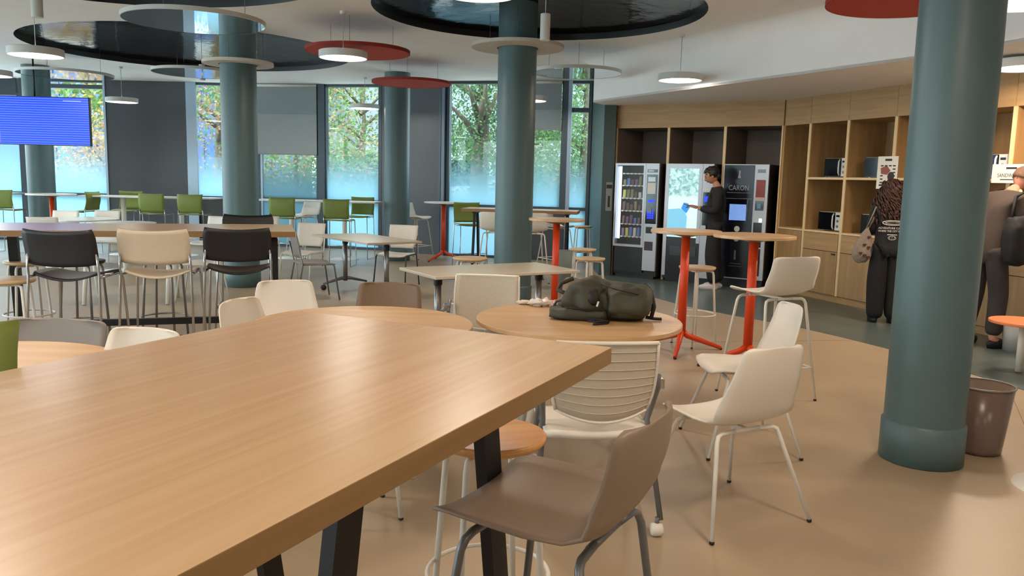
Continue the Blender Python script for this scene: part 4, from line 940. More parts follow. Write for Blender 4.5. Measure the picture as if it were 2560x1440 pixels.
m = MB(); m.M = XZ; m.prism([(.21 + .05 * math.cos(k * PI / 8), .15 + .055 * math.sin(k * PI / 8)) for k in range(16)], .0044, .0054); m.obj('picture_dark', INK, ps)
m = MB(); m.b2(.04, .26, -.0045, -.0032, .035, .055); m.obj('print_bar', INK, ps)
ps2 = thing('notice_sign', 'white sign lettered SANDWICH in front of the kitchen shelves at right', 'sign', (*onB(3.55, -.05)[:2], 1.60), TB)
m = MB(); m.b2(0, .50, -.004, 0, 0, .19); m.obj('sheet', PAP, ps2); txt(ps2, 'SANDWICH', .055, .19, -.0045, .075, INK, 'lettering', .85); m = MB(); m.b2(.16, .28, -.005, -.0042, .14, .16); m.obj('heading_bar', INK, ps2)
m = MB(); m.b2(.1, .4, -.005, -.0042, .03, .04); m.obj('small_print', INK, ps2)
nt_ = thing('wall_notice', 'small grey notice on the teal wall left of the vending machines', 'sign', (1.53, 13.19, 1.05), 0)
m = MB(); m.b2(-.05, .05, -.006, 0, 0, .46); m.obj('plate', mat('grey_notice', (140, 146, 144), .6), nt_)
m = MB(); m.b2(-.045, .045, -.008, -.006, .36, .42); m.obj('dark_band', INK, nt_); m = MB(); m.b2(-.018, .018, -.008, -.006, .06, .24); m.obj('print_block', INK, nt_)
# ---------------------------------------------------------------- backpack, papers
BPK = mat('olive_black_nylon', (58, 57, 44), .62, noise_amt=.18, nscale=7, bump=.5, bscale=11); STRAP = mat('black_strap', (20, 18, 18), .6)
bp = thing('backpack', 'dark olive backpack lying on the right round table', 'backpack', (.53, 4.62, .74), math.radians(-6))
def lump(p, d, sc_=4, am=.03, off=0):
    q = Vector((p.x * sc_ + off, p.y * sc_, p.z * sc_)); return p * (1 + am * 0) + d * noise.noise(q * 1.7) * am
def superell(r, e=.55, am=.03, off=0, sc_=5):
    def fn(p, d):
        q = Vector((math.copysign(abs(d.x) ** e, d.x) * r[0], math.copysign(abs(d.y) ** e, d.y) * r[1], math.copysign(abs(d.z) ** e, d.z) * r[2]))
        if q.z < -r[2] * .75: q.z = -r[2]
        q2 = Vector((q.x * 16 + off, q.y * 16, q.z * 16)); w_ = 1 if q.z > -r[2] * .7 else 0
        return lump(q, d, sc_, am * w_, off) + d * (noise.noise(q2) * .012 + (.5 - abs(noise.noise(q2 * .55 + Vector((3, 1, 2))))) * .018) * w_
    return fn
m = MB(); m.ell((.03, .02, .105), (.25, .14, .10), 72, 44, superell((.235, .135, .100), .6, .035)); body = m.obj('main_bag', BPK, bp)
m = MB(); m.ell((-.10, -.04, .13), (.13, .11, .09), 52, 32, superell((.125, .105, .090), .7, .035, 3)); m.obj('upper_fold', BPK, bp)
m = MB(); m.ell((.13, -.05, .11), (.13, .12, .09), 52, 32, superell((.130, .120, .085), .65, .03, 7)); m.obj('front_pocket', BPK, bp)
m = MB(); m.ell((-.14, -.06, .036), (.17, .10, .034), 30, 12, superell((.165, .10, .034), .5, .012, 9)); m.obj('flat_pocket', BPK, bp)
m = MB(); m.tube([(-.29, -.02, .05), (-.27, -.03, .09), (-.20, -.05, .11), (-.14, -.07, .09)], .008, 6); m.tube([(-.18, .03, .22), (-.25, .01, .19), (-.27, -.01, .155), (-.2, -.03, .13)], .013, 6); m.obj('top_handle', BPK, bp)
m = MB(); m.tube([(.23, .06, .20), (.27, .02, .16), (.285, -.03, .08), (.27, -.05, .02)], .012, 8); m.tube([(.24, -.03, .02), (.29, -.03, .012), (.33, -.02, .010)], [.011, .009, .009], 6); m.obj('shoulder_strap', STRAP, bp)
m = MB(); m.tube([(-.10, -.155, .012), (-.05, -.175, .02), (.0, -.17, .014), (.03, -.175, .010), (.025, -.21, .006), (-.03, -.25, .005), (-.055, -.265, .005)], .007, 6); m.tube([(-.085, -.165, .006), (-.03, -.18, .007), (.03, -.165, .01)], .008, 6); m.obj('loose_strap', STRAP, bp)
m = MB(); m.tube([(-.02, -.12, .21), (.06, -.16, .19), (.16, -.165, .17), (.23, -.12, .15)], .004, 6); m.tube([(-.22, -.15, .075), (-.1, -.165, .07), (.0, -.16, .07)], .004, 6); m.obj('zip', STRAP, bp)
m = MB(); m.box((-.035, -.172, .105), (.010, .003, .03), ry=.3); m.obj('white_tag', WS_, bp)
m = MB(); m.ell((-.055, -.147, .145), (.03, .02, .05), 12, 8, superell((.03, .02, .05), .8, .02, 4)); m.obj('buckle', STRAP, bp)
m = MB()
def crumple(c, r, off, am):
    m.ell(c, r, 22, 14, lambda p, d: Vector((p.x, p.y, max(p.z, -r[2]))) + d * noise.noise(Vector((d.x * 3 + off, d.y * 3, d.z * 3))) * am)
crumple((0, 0, .02), (.075, .04, .018), 1, .03); t1 = m.obj('plastic_wrap', mat('clear_white_plastic', (222, 212, 204), .3), loc=(.18, 5.0, .742)); tag(t1, 'crumpled white plastic wrapper on the round table left of the backpack', 'wrapper')
m = MB(); crumple((0, 0, .02), (.03, .025, .022), 6, .03); t2 = m.obj('crumpled_wrapper', mat('pink_white_foil', (206, 178, 170), .4, noise_amt=.5, nscale=50), loc=(.275, 4.93, .741)); tag(t2, 'small pink and white crumpled wrapper between the plastic wrap and the backpack', 'wrapper')
m = MB(); crumple((0, 0, .012), (.05, .03, .012), 9, .012); t3 = m.obj('paper_napkin', mat('napkin', (214, 196, 184), .7), loc=(.08, 5.06, .741)); tag(t3, 'flattened paper napkin at the far rim of the backpack table', 'napkin')
# ---------------------------------------------------------------- right foreground bits
cb = thing('waste_bin', 'translucent brown plastic bin behind the nearest thick column', 'bin', (2.76, 4.62, 0))
def clear_bin():
    m = mat('smoky_bin_plastic', (128, 108, 98), .25, spec=.5, alpha=.72); return m
m = MB(); m.lathe([(.001, .006), (.125, .006), (.128, .03), (.165, .395), (.160, .395), (.122, .035), (.001, .012)], n=44, cap=False); m.obj('shell', clear_bin(), cb)
m = MB(); m.tube([(.166 * math.cos(2 * PI * k / 44), .166 * math.sin(2 * PI * k / 44), .398) for k in range(44)], .006, 8, closed=True); m.obj('rim', mat('grey_rim', (130, 124, 118), .3), cb)
m = MB(); m.ell((0, 0, .16), (.115, .115, .14), 24, 16, lambda p, d: p + d * noise.noise(d * 3.1) * .02); o = m.obj('bin_bag', mat('dark_bag', (58, 42, 34), .6, noise_amt=.3, nscale=6), cb)
ot = thing('round_table', 'low orange-topped table cut off by the right edge', 'table', (4.30, 6.72, 0))
m = MB(); m.disc((0, 0, .42), .26, .025, 48); m.obj('tabletop', mat('orange_top', (214, 128, 82), .45), ot)
m = MB(); m.tube([(0, 0, .01), (0, 0, .42)], .03, 12); m.obj('post', WHITEM, ot)
wb = thing('pedestal_table', 'white round table base cut off by the right edge', 'table', (2.93, 3.98, 0))
m = MB(); m.lathe([(.001, .014), (.05, .016), (.23, .010), (.235, 0)], n=48, cap=False); m.obj('base_plate', WHITEM, wb)
m = MB(); m.tube([(0, 0, .01), (0, 0, .72)], .035, 16); m.obj('post', WHITEM, wb); m = MB(); m.disc((0, 0, .72), .2, .025, 48); m.obj('tabletop', WTOP, wb)
wb.location = (2.87, 4.02, 0)
gb_ = thing('bin', 'pale grey bin by the kitchen cabinets at the right edge', 'bin', (4.86, 7.66, 0)); m = MB(); m.lathe([(.001, 0), (.12, 0), (.14, .3), (.001, .3)], n=24, cap=False); m.obj('shell', mat('pale_bin', (172, 170, 166), .5), gb_)
gb_.name = 'small_bin'
# ---------------------------------------------------------------- people
SK1 = mat('skin_brown', (168, 120, 94), .55, spec=.35); SK2 = mat('skin_light', (196, 140, 118), .55, spec=.35); EYEM = mat('eye_dark', (26, 20, 18), .3); LIP = mat('lip', (140, 76, 68), .5)
HAIRB = mat('black_hair', (20, 16, 15), .5, noise_amt=.3, nscale=60, bump=.5, bscale=90); HAIRR = mat('auburn_hair', (62, 34, 26), .5, noise_amt=.35, nscale=26); HAIRS = mat('short_brown_hair', (110, 80, 62), .7, noise_amt=.2, nscale=80)
KNIT = mat('black_knit', (20, 20, 25), .85, bump=.2, bscale=120); TRS = mat('black_trousers', (18, 18, 22), .8, bump=.15, bscale=40); JACK = mat('brown_grey_jacket', (66, 54, 48), .85, noise_amt=.15, nscale=6, bump=.3, bscale=9)
JTRS = mat('dark_grey_jeans', (52, 46, 44), .85, noise_amt=.2, nscale=7, bump=.3, bscale=14); SHOE = mat('black_shoe', (16, 15, 15), .5); SHOEW = mat('white_shoe', (196, 194, 196), .5)
def head(mb, c, R, skin=True):
    """face towards local +Y of R"""
    def fn(p, d):
        x, y, z = d
        q = Vector((x * .074, y * .094, z * .115))
        if z < -.1: q.x *= 1 - .38 * (-z - .1); q.y *= 1 - (.30 if y < 0 else .10) * (-z - .1)
        if y > .55:
            nz = math.exp(-((x) / .16) ** 2 - ((z + .18) / .22) ** 2); q.y += .024 * nz
            q.y -= .010 * (math.exp(-((abs(x) - .38) / .16) ** 2 - ((z - .06) / .12) ** 2))
            q.y += .006 * math.exp(-(x / .4) ** 2 - ((z + .52) / .09) ** 2); q.y += .008 * math.exp(-(x / .3) ** 2 - ((z + .85) / .16) ** 2)
            q.y += .006 * math.exp(-((z - .24) / .12) ** 2 - (x / .6) ** 2)
        return R @ q
    mb.ell(c, (1, 1, 1), 32, 26, fn)
    for s in (-1, 1): mb.ell(Vector(c) + R @ Vector((s * .076, -.008, -.005)), (1, 1, 1), 10, 8, lambda p, d: R @ Vector((d.x * .010, d.y * .020, d.z * .032)))
def face_bits(par, c, R):
    m = MB()
    for s in (-1, 1): m.ell(Vector(c) + R @ Vector((s * .029, .078, .008)), (1, 1, 1), 10, 6, lambda p, d: R @ Vector((d.x * .013, d.y * .006, d.z * .006)))
    m.obj('eyes', EYEM, par)
    m = MB()
    for s in (-1, 1): m.ell(Vector(c) + R @ Vector((s * .030, .084, .030)), (1, 1, 1), 10, 6, lambda p, d: R @ Vector((d.x * .020, d.y * .006, d.z * .004)))
    m.obj('eyebrows', HAIRB, par)
    m = MB(); m.ell(Vector(c) + R @ Vector((0, .086, -.058)), (1, 1, 1), 12, 6, lambda p, d: R @ Vector((d.x * .024, d.y * .008, d.z * .008))); m.obj('mouth', LIP, par)
def hand(mb, wrist, palm, fdir, up, sgn, curl=.5, L=.075):
    """five separate fingers; palm centre, finger direction, palm normal"""
    W_ = Vector(wrist); Pc = Vector(palm); f = Vector(fdir).normalized(); u = Vector(up).normalized(); s = f.cross(u).normalized() * sgn
    pts = [W_, Pc]; rad = [(.024, .018), (.034, .016)]; ed = [(0, 1)]
    for i, (off, ln) in enumerate(((-.030, .9), (-.010, 1.05), (.010, 1.0), (.029, .8))):
        b = Pc + f * .035 + s * off; k1 = b + f * (L * .42 * ln) - u * (L * .10 * curl); k2 = k1 + (f * (1 - curl * .5) - u * curl).normalized() * (L * .32 * ln); k3 = k2 + (f * (1 - curl) - u * curl * 1.2).normalized() * (L * .26 * ln)
        n0 = len(pts); pts += [b, k1, k2, k3]; rad += [(.010, .010), (.009, .009), (.0085, .0085), (.007, .007)]; ed += [(1, n0), (n0, n0 + 1), (n0 + 1, n0 + 2), (n0 + 2, n0 + 3)]
    n0 = len(pts); b = Pc - s * .034 - f * .005; t1 = b - s * .022 + f * .028; t2 = t1 + f * .028 - u * .006 * curl
    pts += [b, t1, t2]; rad += [(.012, .012), (.010, .010), (.008, .008)]; ed += [(1, n0), (n0, n0 + 1), (n0 + 1, n0 + 2)]
    add_mesh(mb, skin_mesh([tuple(p) for p in pts], ed, rad, 0, 1))
def body(J, hd, Rh, skinm, hands, fem=1.0):
    names = list(J); idx = {n: i for i, n in enumerate(names)}
    E_ = [('pelvis', 'waist'), ('waist', 'chest'), ('chest', 'upper'), ('upper', 'neck'), ('neck', 'head')]
    R_ = dict(pelvis=(.135, .10), waist=(.115, .085), chest=(.140, .10), upper=(.12, .08), neck=(.050, .052), head=(.048, .052))
    for s in ('l', 'r'):
        E_ += [('upper', s + 'sho'), (s + 'sho', s + 'elb'), (s + 'elb', s + 'wri'), ('pelvis', s + 'hip'), (s + 'hip', s + 'kne'), (s + 'kne', s + 'ank'), (s + 'ank', s + 'toe')]
        R_.update({s + 'sho': (.055, .055), s + 'elb': (.040, .040), s + 'wri': (.025, .022), s + 'hip': (.085, .09), s + 'kne': (.056, .058), s + 'ank': (.038, .040), s + 'toe': (.036, .024)})
    pts = [tuple(J[n]) for n in names]; me = skin_mesh(pts, [(idx[a], idx[b]) for a, b in E_], [R_[n] for n in names], idx['pelvis'], 2)
    mb = MB(); add_mesh(mb, me); head(mb, hd, Rh)
    for h_ in hands: hand(mb, *h_)
    return mb
def cloth(J, chain, rad, name, mt, par, sub=2):
    names = []; ed = []
    for ch in chain:
        for n in ch:
            if n not in names: names.append(n)
        for a, b in zip(ch, ch[1:]): ed.append((names.index(a), names.index(b)))
    me = skin_mesh([tuple(J[n]) for n in names], ed, [rad[n] for n in names], 0, sub); mb = MB(); add_mesh(mb, me); return mb.obj(name, mt, par)
def mid(J, a, b, t, n): J[n] = Vector(J[a]).lerp(Vector(J[b]), t)
def V(*a): return Vector(a)
def shoes(J, mt, par):
    for s in ('l', 'r'):
        a = Vector(J[s + 'ank']); t = Vector(J[s + 'toe']); d = (t - a); d.z = 0; d.normalize(); sd = Vector((-d.y, d.x, 0)); c = a * .45 + t * .55; c.z = 0
        R = Matrix((sd, d, Vector((0, 0, 1)))).transposed()
        def fn(p, dd):
            q = Vector((dd.x * .048 * (1 - .15 * max(0, dd.y)), dd.y * .142, 0)); q.z = .045 + dd.z * (.045 if dd.y > 0 else .055)
            if dd.z < -.3: q.z = .002
            return R @ q
        m = MB(); m.ell(c, (1, 1, 1), 20, 12, fn); m.obj('shoe', mt, par)
# person 1: looking at a phone
J = dict(pelvis=V(0, 0, .95), waist=V(0, .0, 1.10), chest=V(0, -.015, 1.26), upper=V(0, -.03, 1.40), neck=V(0, -.005, 1.50), head=V(0, .035, 1.57),
         lsho=V(-.18, -.02, 1.405), lelb=V(-.22, -.02, 1.13), lwri=V(-.06, .25, 1.17), rsho=V(.18, -.02, 1.405), relb=V(.22, -.01, 1.13), rwri=V(.05, .24, 1.18),
         lhip=V(-.09, 0, .90), lkne=V(-.10, .02, .50), lank=V(-.10, -.04, .09), ltoe=V(-.12, .10, .035), rhip=V(.09, 0, .90), rkne=V(.11, -.02, .50), rank=V(.11, -.10, .09), rtoe=V(.13, .04, .035))
Rh = Matrix.Rotation(math.radians(-26), 3, 'X'); hc = V(0, .075, 1.635)
hands = [(J['lwri'], V(-.035, .315, 1.19), (.25, 1, .12), (0, .1, 1), 1, .5), (J['rwri'], V(.03, .31, 1.20), (-.25, 1, .12), (0, .1, 1), -1, .5)]
p1 = body(J, hc, Rh, SK1, hands).obj('person', SK1)
mid(J, 'lelb', 'lwri', .85, 'lcuf'); mid(J, 'relb', 'rwri', .85, 'rcuf'); J['hem'] = V(0, 0, .79)
RD = dict(hem=(.162, .135), pelvis=(.165, .135), waist=(.165, .14), chest=(.185, .155), upper=(.15, .115), neck=(.062, .064), lsho=(.085, .085), rsho=(.085, .085), lelb=(.068, .068), relb=(.068, .068), lcuf=(.042, .042), rcuf=(.042, .042))
J['collar'] = V(0, -.01, 1.485); RD['collar'] = (.066, .066)
cloth(J, [('hem', 'pelvis', 'waist', 'chest', 'upper', 'collar'), ('upper', 'lsho', 'lelb', 'lcuf'), ('upper', 'rsho', 'relb', 'rcuf')], RD, 'sweater', KNIT, p1)
TR = dict(pelvis=(.12, .10), lhip=(.098, .10), rhip=(.098, .10), lkne=(.105, .105), rkne=(.105, .105), lcu=(.098, .10), rcu=(.098, .10)); mid(J, 'lkne', 'lank', 1.02, 'lcu'); mid(J, 'rkne', 'rank', 1.02, 'rcu')
cloth(J, [('pelvis', 'lhip', 'lkne', 'lcu'), ('pelvis', 'rhip', 'rkne', 'rcu')], TR, 'trousers', TRS, p1); shoes(J, SHOEW, p1); face_bits(p1, hc, Rh)
def hairfn(R, am, sc_, k=(.088, .108, .100), cut=-.2):
    def fn(p, d):
        q = Vector((d.x * k[0], d.y * k[1], d.z * k[2]))
        if d.y > .35 and d.z < .42: q *= .80
        if d.z < cut: q *= .86
        return R @ (q + d * noise.noise(d * sc_) * am)
    return fn
m = MB(); m.ell(hc + Rh @ V(0, -.014, .026), (1, 1, 1), 32, 22, hairfn(Rh, .022, 5, (.094, .118, .108), -.35)); m.obj('hair', HAIRB, p1)
m = MB(); m.ell(hc + Rh @ V(0, -.085, -.035), (1, 1, 1), 16, 12, lambda p, d: Rh @ Vector((d.x * .062, d.y * .038, d.z * .055))); m.obj('hair_back', HAIRB, p1)
x1, _ = P(1786, 560, 11.75); p1.location = (x1, 11.75, 0); p1.rotation_euler.z = math.radians(76)
tag(p1, 'person in black sweater and black trousers looking down at a phone by the vending machines', 'person')
ph = thing('mobile_phone', 'dark phone held in both hands by the person in the black sweater', 'phone', (0, 0, 0)); m = MB(); m.box((0, 0, 0), (.072, .15, .009)); m.obj('phone_body', MGL, ph, bevel=.003)
Mx = p1.matrix_basis @ Matrix.Translation((0, .375, 1.208)) @ Matrix.Rotation(.22, 4, 'X'); ph.matrix_world = Mx
# person 2: seen from behind, curly hair
J = dict(pelvis=V(0, 0, .92), waist=V(0, .0, 1.06), chest=V(0, .0, 1.22), upper=V(0, 0, 1.34), neck=V(0, .02, 1.43), head=V(0, .04, 1.50),
         lsho=V(-.165, 0, 1.35), lelb=V(-.20, .03, 1.10), lwri=V(-.15, .24, 1.08), rsho=V(.165, 0, 1.35), relb=V(.20, .05, 1.10), rwri=V(.14, .26, 1.12),
         lhip=V(-.09, 0, .88), lkne=V(-.10, .01, .48), lank=V(-.10, -.03, .085), ltoe=V(-.11, .12, .035), rhip=V(.09, 0, .88), rkne=V(.10, .01, .48), rank=V(.10, -.03, .085), rtoe=V(.11, .12, .035))
Rh = Matrix.Rotation(math.radians(-15), 3, 'X'); hc = V(0, .06, 1.565)
hands = [(J['lwri'], V(-.14, .31, 1.08), (.1, 1, 0), (0, 0, 1), 1, .4), (J['rwri'], V(.13, .33, 1.13), (-.1, 1, 0), (0, 0, 1), -1, .4)]
p2 = body(J, hc, Rh, SK2, hands).obj('person', SK2)
mid(J, 'lelb', 'lwri', .8, 'lcuf'); mid(J, 'relb', 'rwri', .8, 'rcuf'); J['hem'] = V(0, 0, .79); J['collar'] = V(0, .01, 1.41)
RD = dict(hem=(.185, .13), pelvis=(.18, .125), waist=(.17, .118), chest=(.175, .125), upper=(.145, .10), collar=(.07, .07), lsho=(.08, .08), rsho=(.08, .08), lelb=(.07, .07), relb=(.07, .07), lcuf=(.05, .05), rcuf=(.05, .05))
sw = cloth(J, [('hem', 'pelvis', 'waist', 'chest', 'upper', 'collar'), ('upper', 'lsho', 'lelb', 'lcuf'), ('upper', 'rsho', 'relb', 'rcuf')], RD, 'sweatshirt', mat('black_sweatshirt', (28, 27, 29), .85), p2)
TR = dict(pelvis=(.13, .10), lhip=(.115, .11), rhip=(.115, .11), lkne=(.12, .12), rkne=(.12, .12), lcu=(.095, .10), rcu=(.095, .10)); mid(J, 'lkne', 'lank', 1.12, 'lcu'); mid(J, 'rkne', 'rank', 1.12, 'rcu')
cloth(J, [('pelvis', 'lhip', 'lkne', 'lcu'), ('pelvis', 'rhip', 'rkne', 'rcu')], TR, 'trousers', mat('black_wide_trousers', (12, 11, 12), .85), p2); shoes(J, SHOE, p2); face_bits(p2, hc, Rh)
BX = Matrix.Rotation(PI / 2, 4, 'X')
PR = mat('white_print', (210, 206, 200), .6)
def back_text(s_, size, x, z, y, ws=1.0): m = MB(); text_mb(m, s_, size, Matrix.Translation((x, y, z)) @ BX @ Matrix.Diagonal((ws, 1, 1, 1)), .002); return m.obj('lettering', PR, p2)
YB = -.135
back_text('ADVENTURE CALLS', .033, -.015, 1.138, YB, .98); back_text('WHERE THE CITY ENDS', .031, -.015, 1.103, YB, .86)
def ring_(cx, cz, a, b, r, name): m = MB(); m.tube([(cx + a * math.cos(2 * PI * k / 36), YB - .001, cz + b * math.sin(2 * PI * k / 36)) for k in range(36)], r, 6, closed=True); return m.obj(name, PR, p2)
ring_(0, 1.20, .115, .026, .005, 'oval_emblem'); ring_(0, 1.20, .085, .012, .0025, 'inner_oval')
m = MB(); m.b2(-.055, .055, YB - .003, YB, 1.058, 1.066); m.obj('print_line', PR, p2)
ring_(0, 1.025, .042, .022, .003, 'globe_emblem'); 
m = MB(); 
for k in (-.02, 0, .02): m.tube([(k, YB - .001, 1.005), (k * 1.3, YB - .001, 1.025), (k, YB - .001, 1.045)], .0018, 5)
m.obj('globe_lines', PR, p2)
# curly hair: many corkscrew locks, one child
random.seed(11); m = MB()
m.ell(hc + V(0, -.02, .02), (1, 1, 1), 26, 18, lambda p, d: Vector((d.x * .115, d.y * .12, d.z * .125)) + d * noise.noise(d * 6) * .03)
m.ell(hc + V(0, -.085, -.14), (1, 1, 1), 26, 18, lambda p, d: Vector((d.x * .125, d.y * .055, d.z * .13)) + d * noise.noise(d * 7) * .03)
for i in range(300):
    a = random.uniform(-2.2, 2.2); rr = .1; z0 = random.uniform(-.04, .125); x0 = math.sin(a) * .10; y0 = -math.cos(a) * .10
    ln = random.uniform(.24, .42); sp = []; n_ = 18; cr_ = random.uniform(.012, .020); ph_ = random.uniform(0, 6)
    for k in range(n_):
        t = k / (n_ - 1); ox = math.sin(a) * (.085 + .13 * t) ; oy = -math.cos(a) * (.10 + .07 * t) - .015
        sp.append((hc.x + ox + cr_ * math.cos(ph_ + t * 16), hc.y + oy + cr_ * math.sin(ph_ + t * 16), hc.z + z0 - ln * t))
    m.tube(sp, [.008] * (n_ - 1) + [.003], 5)
m.obj('curly_hair', HAIRR, p2)
x2, _ = P(2219, 640, 9.12); p2.location = (x2, 9.12, 0); p2.scale = (.95, .95, .95); p2.rotation_euler.z = math.radians(-12)
tag(p2, 'person with long curly auburn hair and black sweatshirt, back turned, beside the nearest column', 'person')
tote = thing('tote_bag', 'pale tote bag with dark red hearts on the shoulder of the curly-haired person', 'bag', (x2, 9.12, 0), math.radians(-12)); tote.scale = (.95, .95, .95)
def tf(p, d):
    t = (1 - d.z) / 2; w = .03 + .125 * t ** .9; return Vector((d.x * w - .05 * t, d.y * (.02 + .055 * t), d.z * .22)) + d * noise.noise(d * 4) * .012
m = MB(); m.ell((-.255, -.03, .93), (1, 1, 1), 30, 24, tf); tbag = m.obj('bag_body', mat('pale_net_fabric', (132, 120, 108), .85, noise_amt=.15, nscale=50), tote)
m = MB(); m.tube([(-.235, -.03, 1.13), (-.20, -.05, 1.24), (-.165, -.04, 1.40), (-.15, .02, 1.44)], .008, 6); m.tube([(-.265, -.03, 1.12), (-.225, -.07, 1.26), (-.185, -.07, 1.38)], .008, 6); m.obj('strap', mat('pale_net_fabric', (146, 132, 116), .85), tote)
HR = mat('dark_red_heart', (74, 26, 30), .7)
for hx, hz in ((-.235, 1.02), (-.28, .93), (-.235, .90), (-.32, .83), (-.275, .805), (-.235, .785)):
    m = MB(); m.M = Matrix.Translation((hx, -.03, hz)) @ XZ
    t = max(0, min(1, (1.15 - hz) / .44)); yb = .02 + .055 * t
    m.prism([(0, -.020), (.018, 0), (.018, .010), (.010, .016), (0, .008), (-.010, .016), (-.018, .010), (-.018, 0)], yb - .02, yb + .010); m.obj('heart', HR, tbag)
# person 3: leaning man at right edge
J = dict(pelvis=V(0, 0, .97), waist=V(0, .03, 1.13), chest=V(0, .09, 1.29), upper=V(0, .16, 1.43), neck=V(0, .24, 1.52), head=V(0, .29, 1.58),
         lsho=V(-.19, .15, 1.43), lelb=V(-.22, .20, 1.15), lwri=V(-.13, .42, 1.16), rsho=V(.19, .15, 1.43), relb=V(.23, .18, 1.14), rwri=V(.14, .40, 1.10),
         lhip=V(-.10, 0, .92), lkne=V(-.12, .02, .51), lank=V(-.13, -.06, .09), ltoe=V(-.16, .10, .035), rhip=V(.10, 0, .92), rkne=V(.12, .06, .51), rank=V(.13, .02, .09), rtoe=V(.15, .17, .035))
Rh = Matrix.Rotation(math.radians(-30), 3, 'X'); hc = V(0, .35, 1.64)
hands = [(J['lwri'], V(-.12, .49, 1.16), (.1, 1, 0), (0, 0, 1), 1, .5), (J['rwri'], V(.12, .47, 1.10), (-.1, 1, 0), (0, 0, 1), -1, .5)]
p3 = body(J, hc, Rh, SK2, hands).obj('person', SK2)
mid(J, 'lelb', 'lwri', .85, 'lcuf'); mid(J, 'relb', 'rwri', .85, 'rcuf'); J['hem'] = V(0, -.01, .80); J['collar'] = V(0, .215, 1.50)
RD = dict(hem=(.175, .14), pelvis=(.168, .135), waist=(.165, .125), chest=(.18, .135), upper=(.16, .115), collar=(.07, .07), lsho=(.085, .085), rsho=(.085, .085), lelb=(.068, .068), relb=(.068, .068), lcuf=(.048, .048), rcuf=(.048, .048))
cloth(J, [('hem', 'pelvis', 'waist', 'chest', 'upper', 'collar'), ('upper', 'lsho', 'lelb', 'lcuf'), ('upper', 'rsho', 'relb', 'rcuf')], RD, 'jacket', JACK, p3)
TR = dict(pelvis=(.12, .10), lhip=(.108, .108), rhip=(.108, .108), lkne=(.092, .092), rkne=(.092, .092), lcu=(.078, .08), rcu=(.078, .08)); mid(J, 'lkne', 'lank', .94, 'lcu'); mid(J, 'rkne', 'rank', .94, 'rcu')
cloth(J, [('pelvis', 'lhip', 'lkne', 'lcu'), ('pelvis', 'rhip', 'rkne', 'rcu')], TR, 'trousers', JTRS, p3); shoes(J, SHOE, p3); face_bits(p3, hc, Rh)
m = MB(); m.ell(hc + Rh @ V(0, -.010, .014), (1, 1, 1), 28, 20, hairfn(Rh, .006, 9, (.080, .100, .110), -.35)); m.obj('hair', HAIRS, p3)
m = MB(); m.tube([V(0, .225, 1.50) + V(.078 * math.cos(2 * PI * k / 20), .070 * math.sin(2 * PI * k / 20), .03 * math.sin(2 * PI * k / 20)) for k in range(20)], .016, 8, closed=True); m.obj('pale_collar', mat('cream_collar', (206, 176, 140), .7), p3)
x3, _ = P(2462, 700, 7.86); p3.location = (x3, 7.86, 0); p3.rotation_euler.z = math.radians(-72)
tag(p3, 'person in brown-grey jacket leaning towards the kitchen shelves at the right edge', 'person')
bk = thing('shoulder_bag', 'black bag hanging from the shoulder of the person at the right edge', 'bag', (x3, 7.86, 0), math.radians(-72))
m = MB(); m.ell((.30, .02, 1.06), (1, 1, 1), 26, 20, lambda p, d: Vector((math.copysign(abs(d.x) ** .7, d.x) * .10, math.copysign(abs(d.y) ** .7, d.y) * .15, math.copysign(abs(d.z) ** .7, d.z) * .23)) + d * noise.noise(d * 3) * .02); m.obj('bag_body', mat('black_nylon', (18, 17, 20), .7), bk)
m = MB(); m.tube([(.30, .08, 1.26), (.26, .14, 1.40), (.20, .16, 1.515), (.20, .05, 1.47), (.27, -.06, 1.26)], .014, 8); m.obj('strap', mat('black_nylon', (18, 17, 20), .7), bk)
# ---------------------------------------------------------------- outside
m = MB(); m.b2(-60, 40, 17.4, 80, -.3, -.15); m.b2(-60, -14.4, -20, 17.4, -.3, -.15); m.b2(-14.4, 20, -30, -5.4, -.3, -.15); tag(m.obj('ground', mat('pale_paving', (196, 196, 190), .8, noise_amt=.08)), kind='structure')
LEAF = [mat('leaf_green', (88, 122, 60), .6, noise_amt=.15, nscale=1.5), mat('leaf_yellow', (150, 136, 70), .6, noise_amt=.15, nscale=1.5), mat('leaf_dark', (58, 94, 54), .6, noise_amt=.15, nscale=1.5), mat('leaf_rust', (150, 118, 84), .6, noise_amt=.3)]
BARK = mat('bark', (92, 84, 70), .9, noise_amt=.25, nscale=9, bump=.6, bscale=14)
for l_m in LEAF: translucent_mix(l_m, .45, tuple(int(255 * min(1, c_ * 1.0) ** (1 / 2.2)) for c_ in l_m.node_tree.nodes['Principled BSDF'].inputs['Base Color'].default_value[:3]))
